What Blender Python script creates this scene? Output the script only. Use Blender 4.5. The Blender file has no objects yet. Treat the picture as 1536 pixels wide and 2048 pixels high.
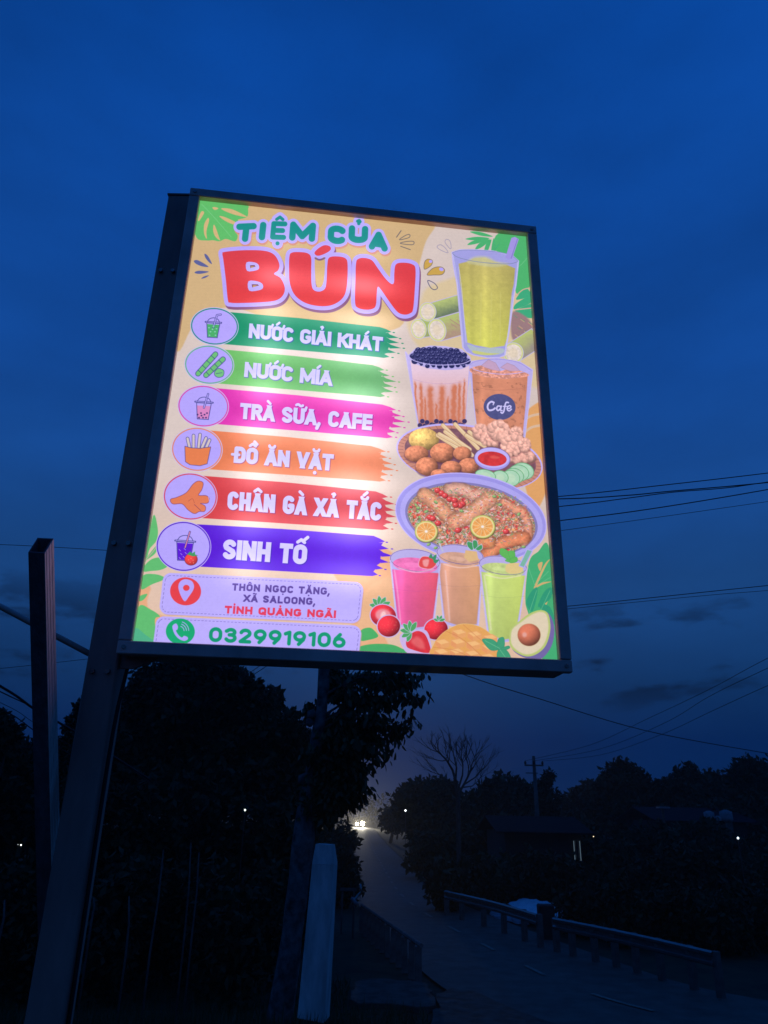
import bpy, bmesh, math, random, unicodedata
import numpy as np
from mathutils import Vector, Matrix
C = bpy.context; S = C.scene; COL = S.collection
PI = math.pi
# ------------------------------------------------------------------ camera (phone, 25.5 mm, looking up 22.7 deg)
F = 1450.; CX, CY = 768., 1024.
EYE = Vector((0, 0, 3.1))                 # eye height over the road; the photographer stands on a bank 1.55 m high
MW = np.array([[.9998223, .01885131, 0.], [-.00726403, .38526445, .92277762], [.01739557, -.92261364, .38533292]])
HMAT = MW
cam = bpy.data.objects.new('camera', bpy.data.cameras.new('camera')); COL.objects.link(cam); S.camera = cam
cam.data.sensor_fit = 'VERTICAL'; cam.data.sensor_height = 36; cam.data.sensor_width = 27; cam.data.lens = F/2048*36
cam.data.clip_start = .05; cam.data.clip_end = 3000
cx_, cy_, cz_ = MW[:, 0], -MW[:, 1], -MW[:, 2]
cam.matrix_world = Matrix(((cx_[0], cy_[0], cz_[0], EYE.x), (cx_[1], cy_[1], cz_[1], EYE.y), (cx_[2], cy_[2], cz_[2], EYE.z), (0, 0, 0, 1)))
def ray(px, py):
    r = MW @ np.array([(px-CX)/F, (py-CY)/F, 1.]); return Vector(r/r[1])       # direction with y = 1
def at(px, py, Y): return EYE+ray(px, py)*Y
# ------------------------------------------------------------------ dusk sky
world = bpy.data.worlds.new('World'); S.world = world; world.use_nodes = True
nt = world.node_tree; nt.nodes.clear(); N = nt.nodes.new; LK = nt.links.new
wo = N('ShaderNodeOutputWorld'); bg = N('ShaderNodeBackground'); LK(bg.outputs[0], wo.inputs[0])
tc = N('ShaderNodeTexCoord'); sp = N('ShaderNodeSeparateXYZ'); LK(tc.outputs['Generated'], sp.inputs[0])
rmp = N('ShaderNodeValToRGB'); LK(sp.outputs['Z'], rmp.inputs[0]); el = rmp.color_ramp.elements
SKY = [(-.05, (.0010,.008,.042)), (.0, (.0010,.0105,.060)), (.09, (.0012,.0155,.083)), (.16, (.0036,.033,.128)), (.28, (.0080,.058,.215)), (.52, (.0048,.062,.298)), (.80, (.0020,.057,.312)), (1., (.0016,.044,.25))]
el[0].position = 0; el[1].position = 1
el[0].color = (*SKY[0][1], 1); el[1].color = (*SKY[-1][1], 1)
for p, c in SKY[1:-1]: e = el.new(max(p, .0001)); e.color = (*c, 1)
nz = N('ShaderNodeTexNoise'); nz.inputs['Scale'].default_value = 3.4; nz.inputs['Detail'].default_value = 5
mp = N('ShaderNodeMapping'); mp.inputs['Scale'].default_value = (1, 1, 2.6); LK(tc.outputs['Generated'], mp.inputs[0]); LK(mp.outputs[0], nz.inputs['Vector'])
cr = N('ShaderNodeMapRange'); cr.inputs['From Min'].default_value = .3; cr.inputs['From Max'].default_value = .72; cr.inputs['To Min'].default_value = .85; cr.inputs['To Max'].default_value = 1.17; LK(nz.outputs['Fac'], cr.inputs['Value'])
mx = N('ShaderNodeMix'); mx.data_type = 'RGBA'; mx.blend_type = 'MULTIPLY'; mx.inputs[0].default_value = 1; LK(rmp.outputs[0], mx.inputs[6]); LK(cr.outputs[0], mx.inputs[7])
# low dark cloud scraps over the horizon
nz2 = N('ShaderNodeTexNoise'); nz2.inputs['Scale'].default_value = 7.5; nz2.inputs['Detail'].default_value = 6; nz2.inputs['Roughness'].default_value = .55
mp2 = N('ShaderNodeMapping'); mp2.inputs['Scale'].default_value = (1, 1, 3.); mp2.inputs['Location'].default_value = (3.1, .4, 1.2); LK(tc.outputs['Generated'], mp2.inputs[0]); LK(mp2.outputs[0], nz2.inputs['Vector'])
c2 = N('ShaderNodeMapRange'); c2.interpolation_type = 'SMOOTHSTEP'; c2.inputs['From Min'].default_value = .53; c2.inputs['From Max'].default_value = .66; c2.inputs['To Min'].default_value = 0; c2.inputs['To Max'].default_value = 1; LK(nz2.outputs['Fac'], c2.inputs['Value'])
b1 = N('ShaderNodeMapRange'); b1.interpolation_type = 'SMOOTHSTEP'; b1.inputs['From Min'].default_value = .10; b1.inputs['From Max'].default_value = .17; LK(sp.outputs['Z'], b1.inputs['Value'])
b2 = N('ShaderNodeMapRange'); b2.interpolation_type = 'SMOOTHSTEP'; b2.inputs['From Min'].default_value = .21; b2.inputs['From Max'].default_value = .30; b2.inputs['To Min'].default_value = 1; b2.inputs['To Max'].default_value = 0; LK(sp.outputs['Z'], b2.inputs['Value'])
def MA(op, a, b=None):
    m = N('ShaderNodeMath'); m.operation = op
    for i, v in enumerate((a, b)):
        if v is None: continue
        if isinstance(v, (int, float)): m.inputs[i].default_value = v
        else: LK(v, m.inputs[i])
    return m.outputs[0]
cl = MA('MULTIPLY', MA('MULTIPLY', c2.outputs[0], b1.outputs[0]), b2.outputs[0])
cf = MA('SUBTRACT', 1., MA('MULTIPLY', cl, .62))
mx2 = N('ShaderNodeMix'); mx2.data_type = 'RGBA'; mx2.blend_type = 'MULTIPLY'; mx2.inputs[0].default_value = 1; LK(mx.outputs[2], mx2.inputs[6]); LK(cf, mx2.inputs[7])
# the last physical twilight (sun just under the horizon behind the photographer) adds to the blue hour
sky = N('ShaderNodeTexSky'); sky.sky_type = 'NISHITA'; sky.sun_disc = False; sky.sun_elevation = math.radians(-3); sky.sun_rotation = math.radians(180)
ad = N('ShaderNodeMix'); ad.data_type = 'RGBA'; ad.blend_type = 'ADD'; ad.inputs[0].default_value = .02; LK(mx2.outputs[2], ad.inputs[6]); LK(sky.outputs[0], ad.inputs[7])
LK(ad.outputs[2], bg.inputs[0]); bg.inputs[1].default_value = 1.0
S.view_settings.view_transform = 'Standard'; S.view_settings.look = 'None'; S.view_settings.exposure = 0; S.view_settings.gamma = 1
S.view_settings.use_curve_mapping = False
S.render.engine = 'CYCLES'; S.cycles.use_denoising = True; S.cycles.max_bounces = 5; S.cycles.volume_bounces = 0
S.cycles.volume_step_rate = 4; S.cycles.sample_clamp_indirect = 4
# homography from the face's own 0..1 coordinates to the tracing frame
_A = []
for (x, y), (u, v) in zip(((0,0),(1,0),(1,1),(0,1)), ((400,397),(1053,468),(1117,1318),(265,1283))):
    _A.append([x,y,1,0,0,0,-u*x,-u*y,-u]); _A.append([0,0,0,x,y,1,-v*x,-v*y,-v])
HM = np.linalg.svd(np.array(_A, float))[2][-1].reshape(3, 3); HM = HM/HM[2, 2]
# ------------------------------------------------------------------ the print on the lightbox face
# flat print, rasterised in numpy: every canvas pixel knows where it sits in the tracing frame (TX, TY)
NW, NH = 1086, 1441
_uu, _vv = np.meshgrid((np.arange(NW)+.5)/NW, (np.arange(NH)+.5)/NH)
_w = HM[2,0]*_uu+HM[2,1]*_vv+HM[2,2]
TX = (HM[0,0]*_uu+HM[0,1]*_vv+HM[0,2])/_w
TY = (HM[1,0]*_uu+HM[1,1]*_vv+HM[1,2])/_w
HI = np.linalg.inv(HM)
IMG = np.zeros((NH, NW, 3)); ar = np.array
_rg = np.random.RandomState(7)
def _noise(cell, seed=0, octaves=3):
    r = np.random.RandomState(seed); out = np.zeros((NH, NW)); amp = 1; tot = 0
    for o in range(octaves):
        c = max(2, cell/2**o); gh, gw = int(NH/c)+3, int(NW/c)+3; gr = r.rand(gh, gw)
        y = np.arange(NH)/c; x = np.arange(NW)/c
        yi = y.astype(int); xi = x.astype(int); fy = (y-yi)[:, None]; fx = (x-xi)[None, :]
        fy = fy*fy*(3-2*fy); fx = fx*fx*(3-2*fx)
        a = gr[yi][:, xi]; b = gr[yi][:, xi+1]; c_ = gr[yi+1][:, xi]; d = gr[yi+1][:, xi+1]
        out += amp*((a*(1-fx)+b*fx)*(1-fy)+(c_*(1-fx)+d*fx)*fy); tot += amp; amp *= .55
    return out/tot
N8, N20, N60, N4 = _noise(12, 1), _noise(30, 2), _noise(110, 3), _noise(6, 4, 2)
def sub(x0, y0, x1, y1, pad=4):
    q = ar([(x0-pad,y0-pad,1),(x1+pad,y0-pad,1),(x1+pad,y1+pad,1),(x0-pad,y1+pad,1)]) @ HI.T
    q = q[:, :2]/q[:, 2:]
    a, b = int(max(0, q[:,0].min()*NW)), int(min(NW, q[:,0].max()*NW+1))
    c, d = int(max(0, q[:,1].min()*NH)), int(min(NH, q[:,1].max()*NH+1))
    return slice(c, max(c+1, d)), slice(a, max(a+1, b))
def put(s, d, col, a=1., soft=1.0):
    al = np.clip(.5-d/soft, 0, 1)*a
    col = ar(col, float)
    if col.ndim == 1: col = col[None, None, :]
    IMG[s] = IMG[s]*(1-al[..., None])+col*al[..., None]
def cat(pts, n=6, closed=True):
    p = ar(pts, float); m = len(p); out = []
    for i in range(m if closed else m-1):
        p0, p1, p2, p3 = (p[(i-1)%m], p[i], p[(i+1)%m], p[(i+2)%m]) if closed else (p[max(i-1,0)], p[i], p[i+1], p[min(i+2,m-1)])
        for k in range(n):
            t = k/n
            out.append(.5*((2*p1)+(-p0+p2)*t+(2*p0-5*p1+4*p2-p3)*t*t+(-p0+3*p1-3*p2+p3)*t**3))
    if not closed: out.append(p[-1])
    return out
def dseg(X, Y, a, b):
    bx, by = b[0]-a[0], b[1]-a[1]; L = bx*bx+by*by+1e-9
    t = np.clip(((X-a[0])*bx+(Y-a[1])*by)/L, 0, 1)
    return (X-a[0]-t*bx)**2+(Y-a[1]-t*by)**2
def dpoly(X, Y, p):
    d = np.full(X.shape, 1e9); ins = np.zeros(X.shape, bool); n = len(p)
    for i in range(n):
        a, b = p[i], p[(i+1)%n]; d = np.minimum(d, dseg(X, Y, a, b))
        if a[1] != b[1]:
            ins ^= ((a[1] > Y) != (b[1] > Y)) & (X < (b[0]-a[0])*(Y-a[1])/(b[1]-a[1])+a[0])
    d = np.sqrt(d); return np.where(ins, -d, d)
def dline(X, Y, p):
    d = np.full(X.shape, 1e9)
    for i in range(len(p)-1): d = np.minimum(d, dseg(X, Y, p[i], p[i+1]))
    return np.sqrt(d)
def bbox(p, pad=0):
    p = ar(p); return p[:,0].min()-pad, p[:,1].min()-pad, p[:,0].max()+pad, p[:,1].max()+pad
def poly(p, col, smooth=False, a=1., out=None, ow=0, soft=1., grow=0, n=6, tex=None):
    if smooth: p = cat(p, n)
    s = sub(*bbox(p, ow+abs(grow)+1+soft)); X, Y = TX[s], TY[s]; d = dpoly(X, Y, p)-grow
    if out is not None: put(s, d-ow, out, a)
    if tex is not None: col = ar(col, float)[None, None, :]*(1+tex[s][..., None])
    if callable(col): col = col(X, Y, d, s)
    put(s, d, col, a, soft); return s, d
def ell(cx, cy, rx, ry, col, rot=0, a=1., out=None, ow=0, soft=1., ring=None, rw=0, shade=0, tex=None, hi=None):
    R = max(rx, ry)+ow+2+soft; s = sub(cx-R, cy-R, cx+R, cy+R); X, Y = TX[s]-cx, TY[s]-cy
    c, n = math.cos(math.radians(rot)), math.sin(math.radians(rot))
    x, y = X*c+Y*n, -X*n+Y*c; q = np.sqrt((x/rx)**2+(y/ry)**2)+1e-6
    d = (q-1)*np.sqrt(x*x+y*y)/q
    if out is not None: put(s, d-ow, out, a)
    cc = ar(col, float)[None, None, :]*np.ones(X.shape)[..., None]
    if shade:
        l = np.clip(1-((x/rx+.3)**2+(y/ry+.4)**2), -1, 1); cc = cc*(1+shade*(l-.35))[..., None]
    if tex is not None: cc = cc*(1+tex[s][..., None])
    put(s, d, cc, a, soft)
    if ring is not None: put(s, np.abs(d+rw/2)-rw/2, ring, a)
    return s, d
def line(p, w, col, smooth=False, a=1., soft=1.):
    if smooth: p = cat(p, 6, False)
    s = sub(*bbox(p, w+2)); put(s, dline(TX[s], TY[s], p)-w/2, col, a, soft)
def Z(ox, oy, k): return lambda *pts: [(ox+x*k, oy+y*k) for x, y in pts]
Z1, Z2, Z3, Z4, Z5, Z6, Z7 = Z(340,370,.26042), Z(700,420,.26042), Z(300,600,.33854), Z(760,660,.23438), Z(760,930,.23438), Z(240,1000,.33854), Z(700,1060,.29948)
LAV = (176,160,246); LAVD = (150,136,228)
# ---- background
gx = np.clip((TX-300)/800, 0, 1)
t = np.clip((TY-900)/420, 0, 1)[..., None]
IMG[:] = ar((211,194,186))*(1-t)+ar((222,184,156))*t
IMG *= (1+(N60-.5)*.05)[..., None]
poly([(380,380),(870,380),(874,440),(852,480),(835,540),(815,590),(800,650),(700,660),(560,640),(470,612),(420,622),(385,650),(355,700),(330,640)], (205,172,122), True, soft=3)
poly([(840,600),(880,560),(1100,520),(1110,760),(1000,740),(900,700),(840,690),(815,640)], (214,192,150), True, soft=8)
poly(Z4((1240,700),(1350,600),(1420,600),(1450,1200),(1350,1500),(1250,1340),(1200,900)), (222,160,96), True, soft=3)
line(Z4((1230,760),(1290,715),(1400,690)), 5, (214,180,150), True); line(Z4((1230,860),(1300,810),(1400,790)), 5, (214,180,150), True)
poly([(660,1120),(760,1090),(800,1130),(790,1200),(760,1240),(740,1330),(250,1330),(270,1180),(300,1170),(330,1230),(700,1250)], (226,166,122), True, soft=4)
poly(Z7((80,430),(260,300),(300,420),(300,640),(160,720),(60,730)), (224,172,128), True, soft=5)
G1, G2, G3, GD = (98,182,104), (66,172,112), (48,158,106), (40,140,96)
# monstera top left
poly(Z1((225,60),(420,90),(590,140),(600,170),(592,230),(520,255),(575,290),(500,330),(520,375),(500,418),(430,400),(380,418),(330,410),(280,412),(205,392),(180,250)), (92,186,98), True)
for q in [((325,160),(345,155),(372,165),(345,178)),((395,165),(470,170),(560,210),(590,232),(500,215),(420,185)),((378,225),(430,235),(520,280),(500,292),(430,265)),((240,190),(262,200),(225,260),(215,250)),((290,240),(300,260),(280,340),(283,400),(262,360),(262,290)),((335,292),(350,310),(378,390),(385,412),(350,385),(332,340))]:
    poly(Z1(*q), (208,176,120), True)
line(Z1((245,135),(340,235),(470,385)), 1, (120,200,130), True)
# palm leaves top right
poly(Z2((1140,165),(1360,185),(1385,560),(1280,620),(1270,400),(1240,330),(1120,290)), (74,178,104), True)
for q in [((890,205),(980,188),(1075,200),(970,215)),((905,250),(960,215),(1070,205),(980,240)),((965,285),(1000,235),(1080,208),(1020,265)),((1035,300),(1050,240),(1090,210),(1060,300)),((925,150),(1000,150),(1100,185),(1010,180)),((1090,300),(1095,240),(1110,200),(1125,290))]:
    poly(Z2(*q), (70,174,106), True)
for q in [((1120,280),(1160,235),(1130,262)),((1370,590),(1330,600),(1280,660),(1300,670),(1390,640)),((1390,640),(1280,700),(1270,745),(1400,690)),((1400,700),(1290,745),(1280,760),(1400,750)),((1275,760),(1400,755),(1405,810),(1330,800))]:
    poly(Z2(*q), (58,168,118), True)
line(Z2((1370,345),(1320,400),(1280,430)), .8, (120,200,140)); line(Z2((1395,735),(1330,742),(1265,750)), 2.2, (214,170,150), True); line(Z2((1385,580),(1330,595),(1280,640)), 2, (214,170,150), True)
# left lower leaves
for q in [((195,85),(222,160),(215,230),(175,280),(160,330),(150,340)),((150,345),(215,260),(212,300),(180,330)),((145,380),(190,340),(250,335),(280,380),(240,405),(180,412),(140,415)),((135,440),(200,430),(255,445),(260,462),(190,490),(125,520)),((118,560),(160,548),(140,580),(115,590)),((108,625),(180,640),(235,680),(205,700),(206,835),(75,830)),((75,750),(140,770),(205,820),(200,850),(70,850))]:
    poly(Z6(*q), (92,184,106), True)
poly(Z6((90,750),(150,790),(200,835),(75,835)), (74,172,128), True)
line(Z6((150,345),(200,290),(235,230)), 1.6, (190,170,150), True)
# bottom middle leaves
poly(Z7((75,660),(130,640),(165,660),(190,700),(130,722),(72,725)), (70,168,92), True)
poly(Z7((60,770),(150,750),(270,752),(340,775),(380,810),(60,800)), (70,168,92), True)
poly(Z7((60,795),(200,800),(380,812),(380,830),(60,830)), (224,160,120))
poly(Z7((55,800),(70,770),(200,760),(320,780),(372,810)), (66,166,96), True)
# right lower leaves
poly(Z7((1330,90),(1370,500),(1410,870),(1300,870),(1200,560),(1175,440),(1200,200),(1260,130)), (64,170,110), True)
for q in [((1340,180),(1310,230),(1245,370),(1235,360),(1300,220)),((1350,330),(1290,350),(1240,375),(1245,360),(1290,335)),((1355,420),(1330,450),(1310,500),(1300,495),(1325,440)),((1290,200),(1258,215),(1275,260))]:
    poly(Z7(*q), (206,170,110), True)
for q in [((1180,470),(1220,390),(1255,370),(1250,440),(1220,530)),((1260,480),(1340,500),(1380,620),(1320,560)),((1260,500),(1300,400),(1350,370),(1345,440))]:
    poly(Z7(*q), (44,150,112), True); 
for a_, b_ in [((1190,220),(1240,360)),((1330,260),(1250,340)),((1345,300),(1260,350)),((1200,540),(1250,390)),((1270,540),(1340,390)),((1290,640),(1370,700))]:
    line(Z7(a_, b_), .8, (110,196,140))
# ---- splashes
for q in [((265,515),(290,530),(322,590),(300,580),(272,545)),((183,570),(215,565),(295,612),(250,612),(200,592)),((190,655),(225,645),(298,652),(240,668),(200,666)),((240,705),(262,688),(300,680),(270,700))]:
    poly(Z1(*q), (86,92,146), True)
line(Z2((395,142),(360,192)), 1.6, (96,92,96)); line(Z2((392,262),(466,288)), 1.5, (96,92,96))
def drop(pts, col, w=1.3, fillc=None):
    p = cat(pts, 6); s = sub(*bbox(p, 4)); d = dpoly(TX[s], TY[s], p)
    if fillc: put(s, d, fillc)
    put(s, np.abs(d)-w/2, col)
drop(Z2((382,212),(430,178),(460,172),(455,195)), (96,92,96)); drop(Z2((388,238),(440,225),(490,225),(488,248),(440,248)), (96,92,96))
drop(Z2((755,312),(690,285),(672,262),(700,250),(735,275)), (150,140,168), 1.1); drop(Z2((775,282),(735,235),(740,210),(765,215),(778,245)), (150,140,168), 1.1)
drop(Z2((575,438),(575,385),(600,360),(635,372),(625,410)), (110,96,90), 1.1, (200,160,70)); ell(*Z2((622,378))[0], 3.4, 3, LAV)
drop(Z2((595,480),(640,430),(700,420),(730,445),(710,478),(650,482)), (110,96,90), 1.1, (200,160,70)); ell(*Z2((705,438))[0], 4.6, 3.4, LAV, 20)
drop(Z2((600,525),(650,545),(675,580),(650,595),(620,575)), (76,78,112), 1.4)
# ---- stroke lettering
def arc(cx, cy, rx, ry, a0, a1, n=10):
    return [(cx+rx*math.cos(math.radians(a0+(a1-a0)*i/n)), cy+ry*math.sin(math.radians(a0+(a1-a0)*i/n))) for i in range(n+1)]
r_ = .27
GL = {
'N': (.80, [[(0,0),(0,1)],[(0,1),(1,0)],[(1,0),(1,1)]]), 'U': (.78, [[(0,1)]+arc(.5,r_,.5,r_,180,360)+[(1,1)]]),
'O': (.80, [arc(.5,1-r_,.5,r_,0,180)+arc(.5,r_,.5,r_,180,360)+[(1,1-r_)]]),
'C': (.76, [arc(.5,1-r_,.5,r_,32,180)+arc(.5,r_,.5,r_,180,328)]),
'G': (.82, [arc(.5,1-r_,.5,r_,36,180)+arc(.5,r_,.5,r_,180,360)+[(1,.44),(.70,.44)]]),
'I': (.0, [[(0,0),(0,1)]]), 'A': (.84, [[(0,0),(.5,1)],[(.5,1),(1,0)],[(.2,.27),(.8,.27)]]),
'K': (.80, [[(0,0),(0,1)],[(1,1),(.12,.45)],[(.3,.62),(1,0)]]), 'H': (.78, [[(0,0),(0,1)],[(1,0),(1,1)],[(0,.5),(1,.5)]]),
'T': (.74, [[(0,1),(1,1)],[(.5,1),(.5,0)]]), 'M': (1.12, [[(0,0),(0,1)],[(0,1),(.5,.15)],[(.5,.15),(1,1)],[(1,1),(1,0)]]),
'R': (.76, [[(0,0),(0,1)],[(0,1),(.6,1)]+arc(.6,.76,.38,.24,90,-90)+[(0,.52)],[(.5,.5),(1,0)]]),
'S': (.74, [arc(.5,.76,.5,.24,28,180)+[(.10,.62),(.5,.5),(.90,.38)]+arc(.5,.24,.5,.24,0,-152)]),
'E': (.62, [[(1,1),(0,1)],[(0,1),(0,0)],[(0,0),(1,0)],[(0,.5),(.85,.5)]]), 'F': (.60, [[(1,1),(0,1)],[(0,1),(0,0)],[(0,.48),(.85,.48)]]),
'D': (.78, [[(0,0),(0,1),(.45,1)]+arc(.5,.68,.5,.32,90,0)+arc(.5,.32,.5,.32,0,-90)+[(0,0)]]),
'V': (.84, [[(0,1),(.5,0)],[(.5,0),(1,1)]]), 'X': (.82, [[(0,0),(1,1)],[(0,1),(1,0)]]), 'L': (.6, [[(0,1),(0,0)],[(0,0),(1,0)]]),
'Q': (.84, [arc(.5,1-r_,.5,r_,0,180)+arc(.5,r_,.5,r_,180,360)+[(1,1-r_)],[(.62,.22),(1.02,-.08)]]),
',': (.0, [[(0,.06),(-.5,-.16)]]), '0': (.72, [arc(.5,.62,.5,.38,0,180)+arc(.5,.38,.5,.38,180,360)+[(1,.62)]]),
'3': (.68, [[(.02,.86)]+arc(.5,.77,.44,.23,150,-70)+[(.36,.54)],[(.5,.54)]+arc(.5,.27,.5,.27,70,-155)]),
'2': (.68, [arc(.5,.72,.48,.28,165,-30)+[(0,0)],[(0,0),(1,0)]]),
'9': (.70, [arc(.5,.68,.5,.32,0,360,18),[(1,.68),(.9,.4),(.45,0)]]), '6': (.70, [arc(.5,.32,.5,.32,0,360,18),[(0,.32),(.1,.6),(.55,1)]]),
'1': (.3, [[(1,0),(1,1)],[(1,1),(0,.86)]]), ' ': (.22, [])}
def upvec(x, y):
    q = HI @ ar([x, y, 1.]); u, v = q[0]/q[2], q[1]/q[2]
    w = HM @ ar([u, v-.01, 1.]); w = w[:2]/w[2]-ar([x, y]); return w/np.hypot(*w)
def text(st, A, B, h, hw, col, edge=None, ew=0, gap=.19, butt=True, shadow=None):
    A, B = ar(A, float), ar(B, float); L = np.hypot(*(B-A)); ux = (B-A)/L; uy = upvec(*(A+B)/2)
    st = unicodedata.normalize('NFD', st.replace('Đ', 'D\u0335')); cl = []
    for ch in st:
        if unicodedata.combining(ch) : cl[-1][1].append(ch)
        else: cl.append([ch, []])
    wid = [GL[c][0] for c, m in cl]; fixed = len(cl)*2*hw+(len(cl)-1)*gap*h*.45
    k = (L-fixed)/max(sum(wid), .01) if sum(wid) else 0; x = hw
    items = []
    for (c, marks), w in zip(cl, wid):
        W = w*k
        def P(px, py, x=x, W=W): return A+ux*(x+px*W)+uy*(hw+py*(h-2*hw))
        def Q(px, py, x=x, W=W): return A+ux*(x+px)+uy*py      # marks, in trace units
        S = []
        if c == 'I': W_ = 0
        for pl in GL[c][1]:
            if c == ',': S.append(([A+ux*x+uy*hw, A+ux*(x-.12*h)+uy*(-.16*h)], hw*.85, 0)); continue
            p = [P(*q) for q in pl]
            if c == '1': p = [A+ux*(x+q[0]*W)+uy*(hw+q[1]*(h-2*hw)) for q in pl]
            S.append((p, hw, [butt and c not in 'SCGOQU0369' and (e_[1] in (0, 1) or (c in 'EF' and e_[0] > .8)) or (butt and c == 'U') for e_ in (pl[0], pl[-1])] if butt else 0, x-hw*(1.5 if c in 'AVXK' else 1), x+W+hw*(1.5 if c in 'AVXK' else 1)))
        m = h*.01; cxm = W/2; top = h+.10*h; mw = hw*.62
        sh = 0
        if '\u0302' in marks: S.append(([Q(cxm-.17*h,top+.0*h),Q(cxm,top+.13*h),Q(cxm+.17*h,top)], mw, 0)); sh = .0
        if '\u0306' in marks: S.append(([Q(cxm+.16*h*math.cos(a),top+.10*h+.12*h*math.sin(a)) for a in np.linspace(math.pi,2*math.pi,7)], mw, 0)); top += .10*h
        st2 = bool({'\u0302','\u0306'} & set(marks))
        ox = cxm+(.20*h if '\u0302' in marks else 0); oy = top+(.12*h if st2 else 0)
        if '\u0301' in marks: S.append(([Q(ox-.05*h,oy),Q(ox+.11*h,oy+.15*h)], mw, 0))
        if '\u0300' in marks: S.append(([Q(ox+.05*h-(.0 if not st2 else .0),oy),Q(ox-.11*h,oy+.15*h)], mw, 0))
        if '\u0309' in marks: S.append(([Q(cxm-.07*h,oy+.15*h),Q(cxm+.02*h,oy+.19*h),Q(cxm+.07*h,oy+.13*h),Q(cxm,oy+.06*h),Q(cxm,oy+.01*h)], mw*.8, 0))
        if '\u0303' in marks: S.append(([Q(cxm+(.4*t_-.2)*h,oy+.07*h+.05*h*math.sin(t_*6.28)) for t_ in np.linspace(0,1,9)], mw, 0))
        if '\u0323' in marks: S.append(([Q(cxm,-.20*h),Q(cxm+.01,-.20*h)], hw*.8, 0))
        if '\u0335' in marks: S.append(([Q(-hw*1.9,h*.5),Q(W*.4,h*.5)], hw*.6, 0))
        if '\u031b' in marks: S.append(([Q(W,h-hw*1.3),Q(W+.14*h,h-hw*1.1),Q(W+.20*h,h+.06*h)], mw, 0))
        items.append(S); x += W+2*hw+gap*h*.45
    for phase in (0, 1, 2):
        for S in items:
            pts = [p for s_ in S for p in s_[0]]
            if not pts: continue
            s = sub(*bbox(pts, hw*2+ew+4)); X, Y = TX[s], TY[s]
            if phase == 0:
                if not shadow: continue
                X = X-shadow[0]; Y = Y-shadow[1]
            D = np.full(X.shape, 1e9)
            for p, w, bt, *lim in S:
                p = [ar(q, float) for q in p]
                if bt and any(bt) and len(p) > 1:
                    for (i, j), on in zip(((0, 1), (-1, -2)), bt):
                        if not on: continue
                        v = p[i]-p[j]; v = v/(np.hypot(*v)+1e-9); p[i] = p[i]+v*w*1.3
                    d = dline(X, Y, p)-w
                    yy = (X-A[0])*(-ux[1])+(Y-A[1])*ux[0]; det = uy[0]*(-ux[1])+uy[1]*ux[0]; yy = yy/det   # height over the baseline
                    xx = (X-A[0]-uy[0]*yy)*ux[0]+(Y-A[1]-uy[1]*yy)*ux[1]
                    d = np.maximum(d, np.maximum(-yy, yy-h)); d = np.maximum(d, np.maximum(lim[0]-xx, xx-lim[1]))
                else: d = dline(X, Y, p)-w
                D = np.minimum(D, d)
            if phase == 0: put(s, D-ew, shadow[2])
            elif phase == 1:
                if edge is not None: put(s, D-ew, edge)
            else: put(s, D, col)
# ---- banners with brush ends
def banner(tl, tr, br, bl, tip, col, dark, seed):
    r = random.Random(seed); tl, tr, br, bl, tip = map(lambda q: ar(q, float), (tl, tr, br, bl, tip))
    mid = (tl+tr)/2+ar((0,-2.)); p = [tl, mid, tr]
    n = 6
    for i in range(n):
        t0 = (i+.5)/n; t1 = (i+1)/n
        reach = 14+34*math.sin(math.pi*min(1, max(0, t0*.9+.08)))+r.uniform(-6, 6)
        e = tr*(1-t0)+br*t0; v = tr*(1-t1)+br*t1
        ex = e+ar((reach*.9, reach*.10+2)); wv = v+ar((reach*.25+9+r.uniform(-6,6), 0))
        p += [ (ex*.55+(tr*(1-t0+.04)+br*(t0-.04))*.45)+ar((0,-2.5)), ex, (ex*.5+(tr*(1-t0-.06)+br*(t0+.06))*.5)+ar((0,2.5)) ]
        if i < n-1: p.append(wv)
        ell(ex[0]+r.uniform(3,7), ex[1]+r.uniform(0,2), 2.6, 1., col, 5)
    p += [br, bl]
    c1, c2 = ar(col, float), ar(dark, float)
    def cf(X, Y, d, s):
        k = np.clip((X-tl[0])/(br[0]-tl[0]), 0, 1)[..., None]; return (c1*(1-k)+c2*k)*(1+(N8[s]-.5)[..., None]*.04)
    poly(p, cf)
WT = (204,196,252)
BN = [((440,619),(760,650),(756,710),(440,684),(808,668),(20,140,96),(30,142,104)),
      ((430,694),(745,726),(752,789),(430,763),(794,757),(104,184,92),(96,166,100)),
      ((420,772),(765,805),(762,871),(410,843),(798,825),(214,46,168),(216,54,164)),
      ((410,857),(742,888),(748,958),(400,934),(782,911),(222,118,72),(226,128,88)),
      ((398,948),(752,979),(752,1055),(385,1032),(789,1001),(206,58,60),(200,62,72)),
      ((380,1045),(748,1068),(735,1148),(370,1129),(782,1105),(80,18,204),(88,22,214))]
for i, b in enumerate(BN): banner(*b, seed=i+3)
TXT = [('NƯỚC GIẢI KHÁT',(497,672),(765,699),29,3.7,(50,90,150)),('NƯỚC MÍA',(488,750),(664,768),30,3.8,(90,110,160)),
       ('TRÀ SỮA, CAFE',(479,834),(744,857),32,4.1,(150,40,140)),('ĐỒ ĂN VẶT',(467,922),(666,938),33,4.3,(170,90,110)),
       ('CHÂN GÀ XẢ TẮC',(454,1016),(763,1038),37,4.8,(150,50,90)),('SINH TỐ',(444,1115),(613,1126),40,5.3,(60,30,170))]
for t_, A_, B_, h_, w_, e_ in TXT:
    text(t_, A_, B_, h_, w_, WT, shadow=(1.3,1.5,e_), ew=.4, gap=.05)
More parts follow.
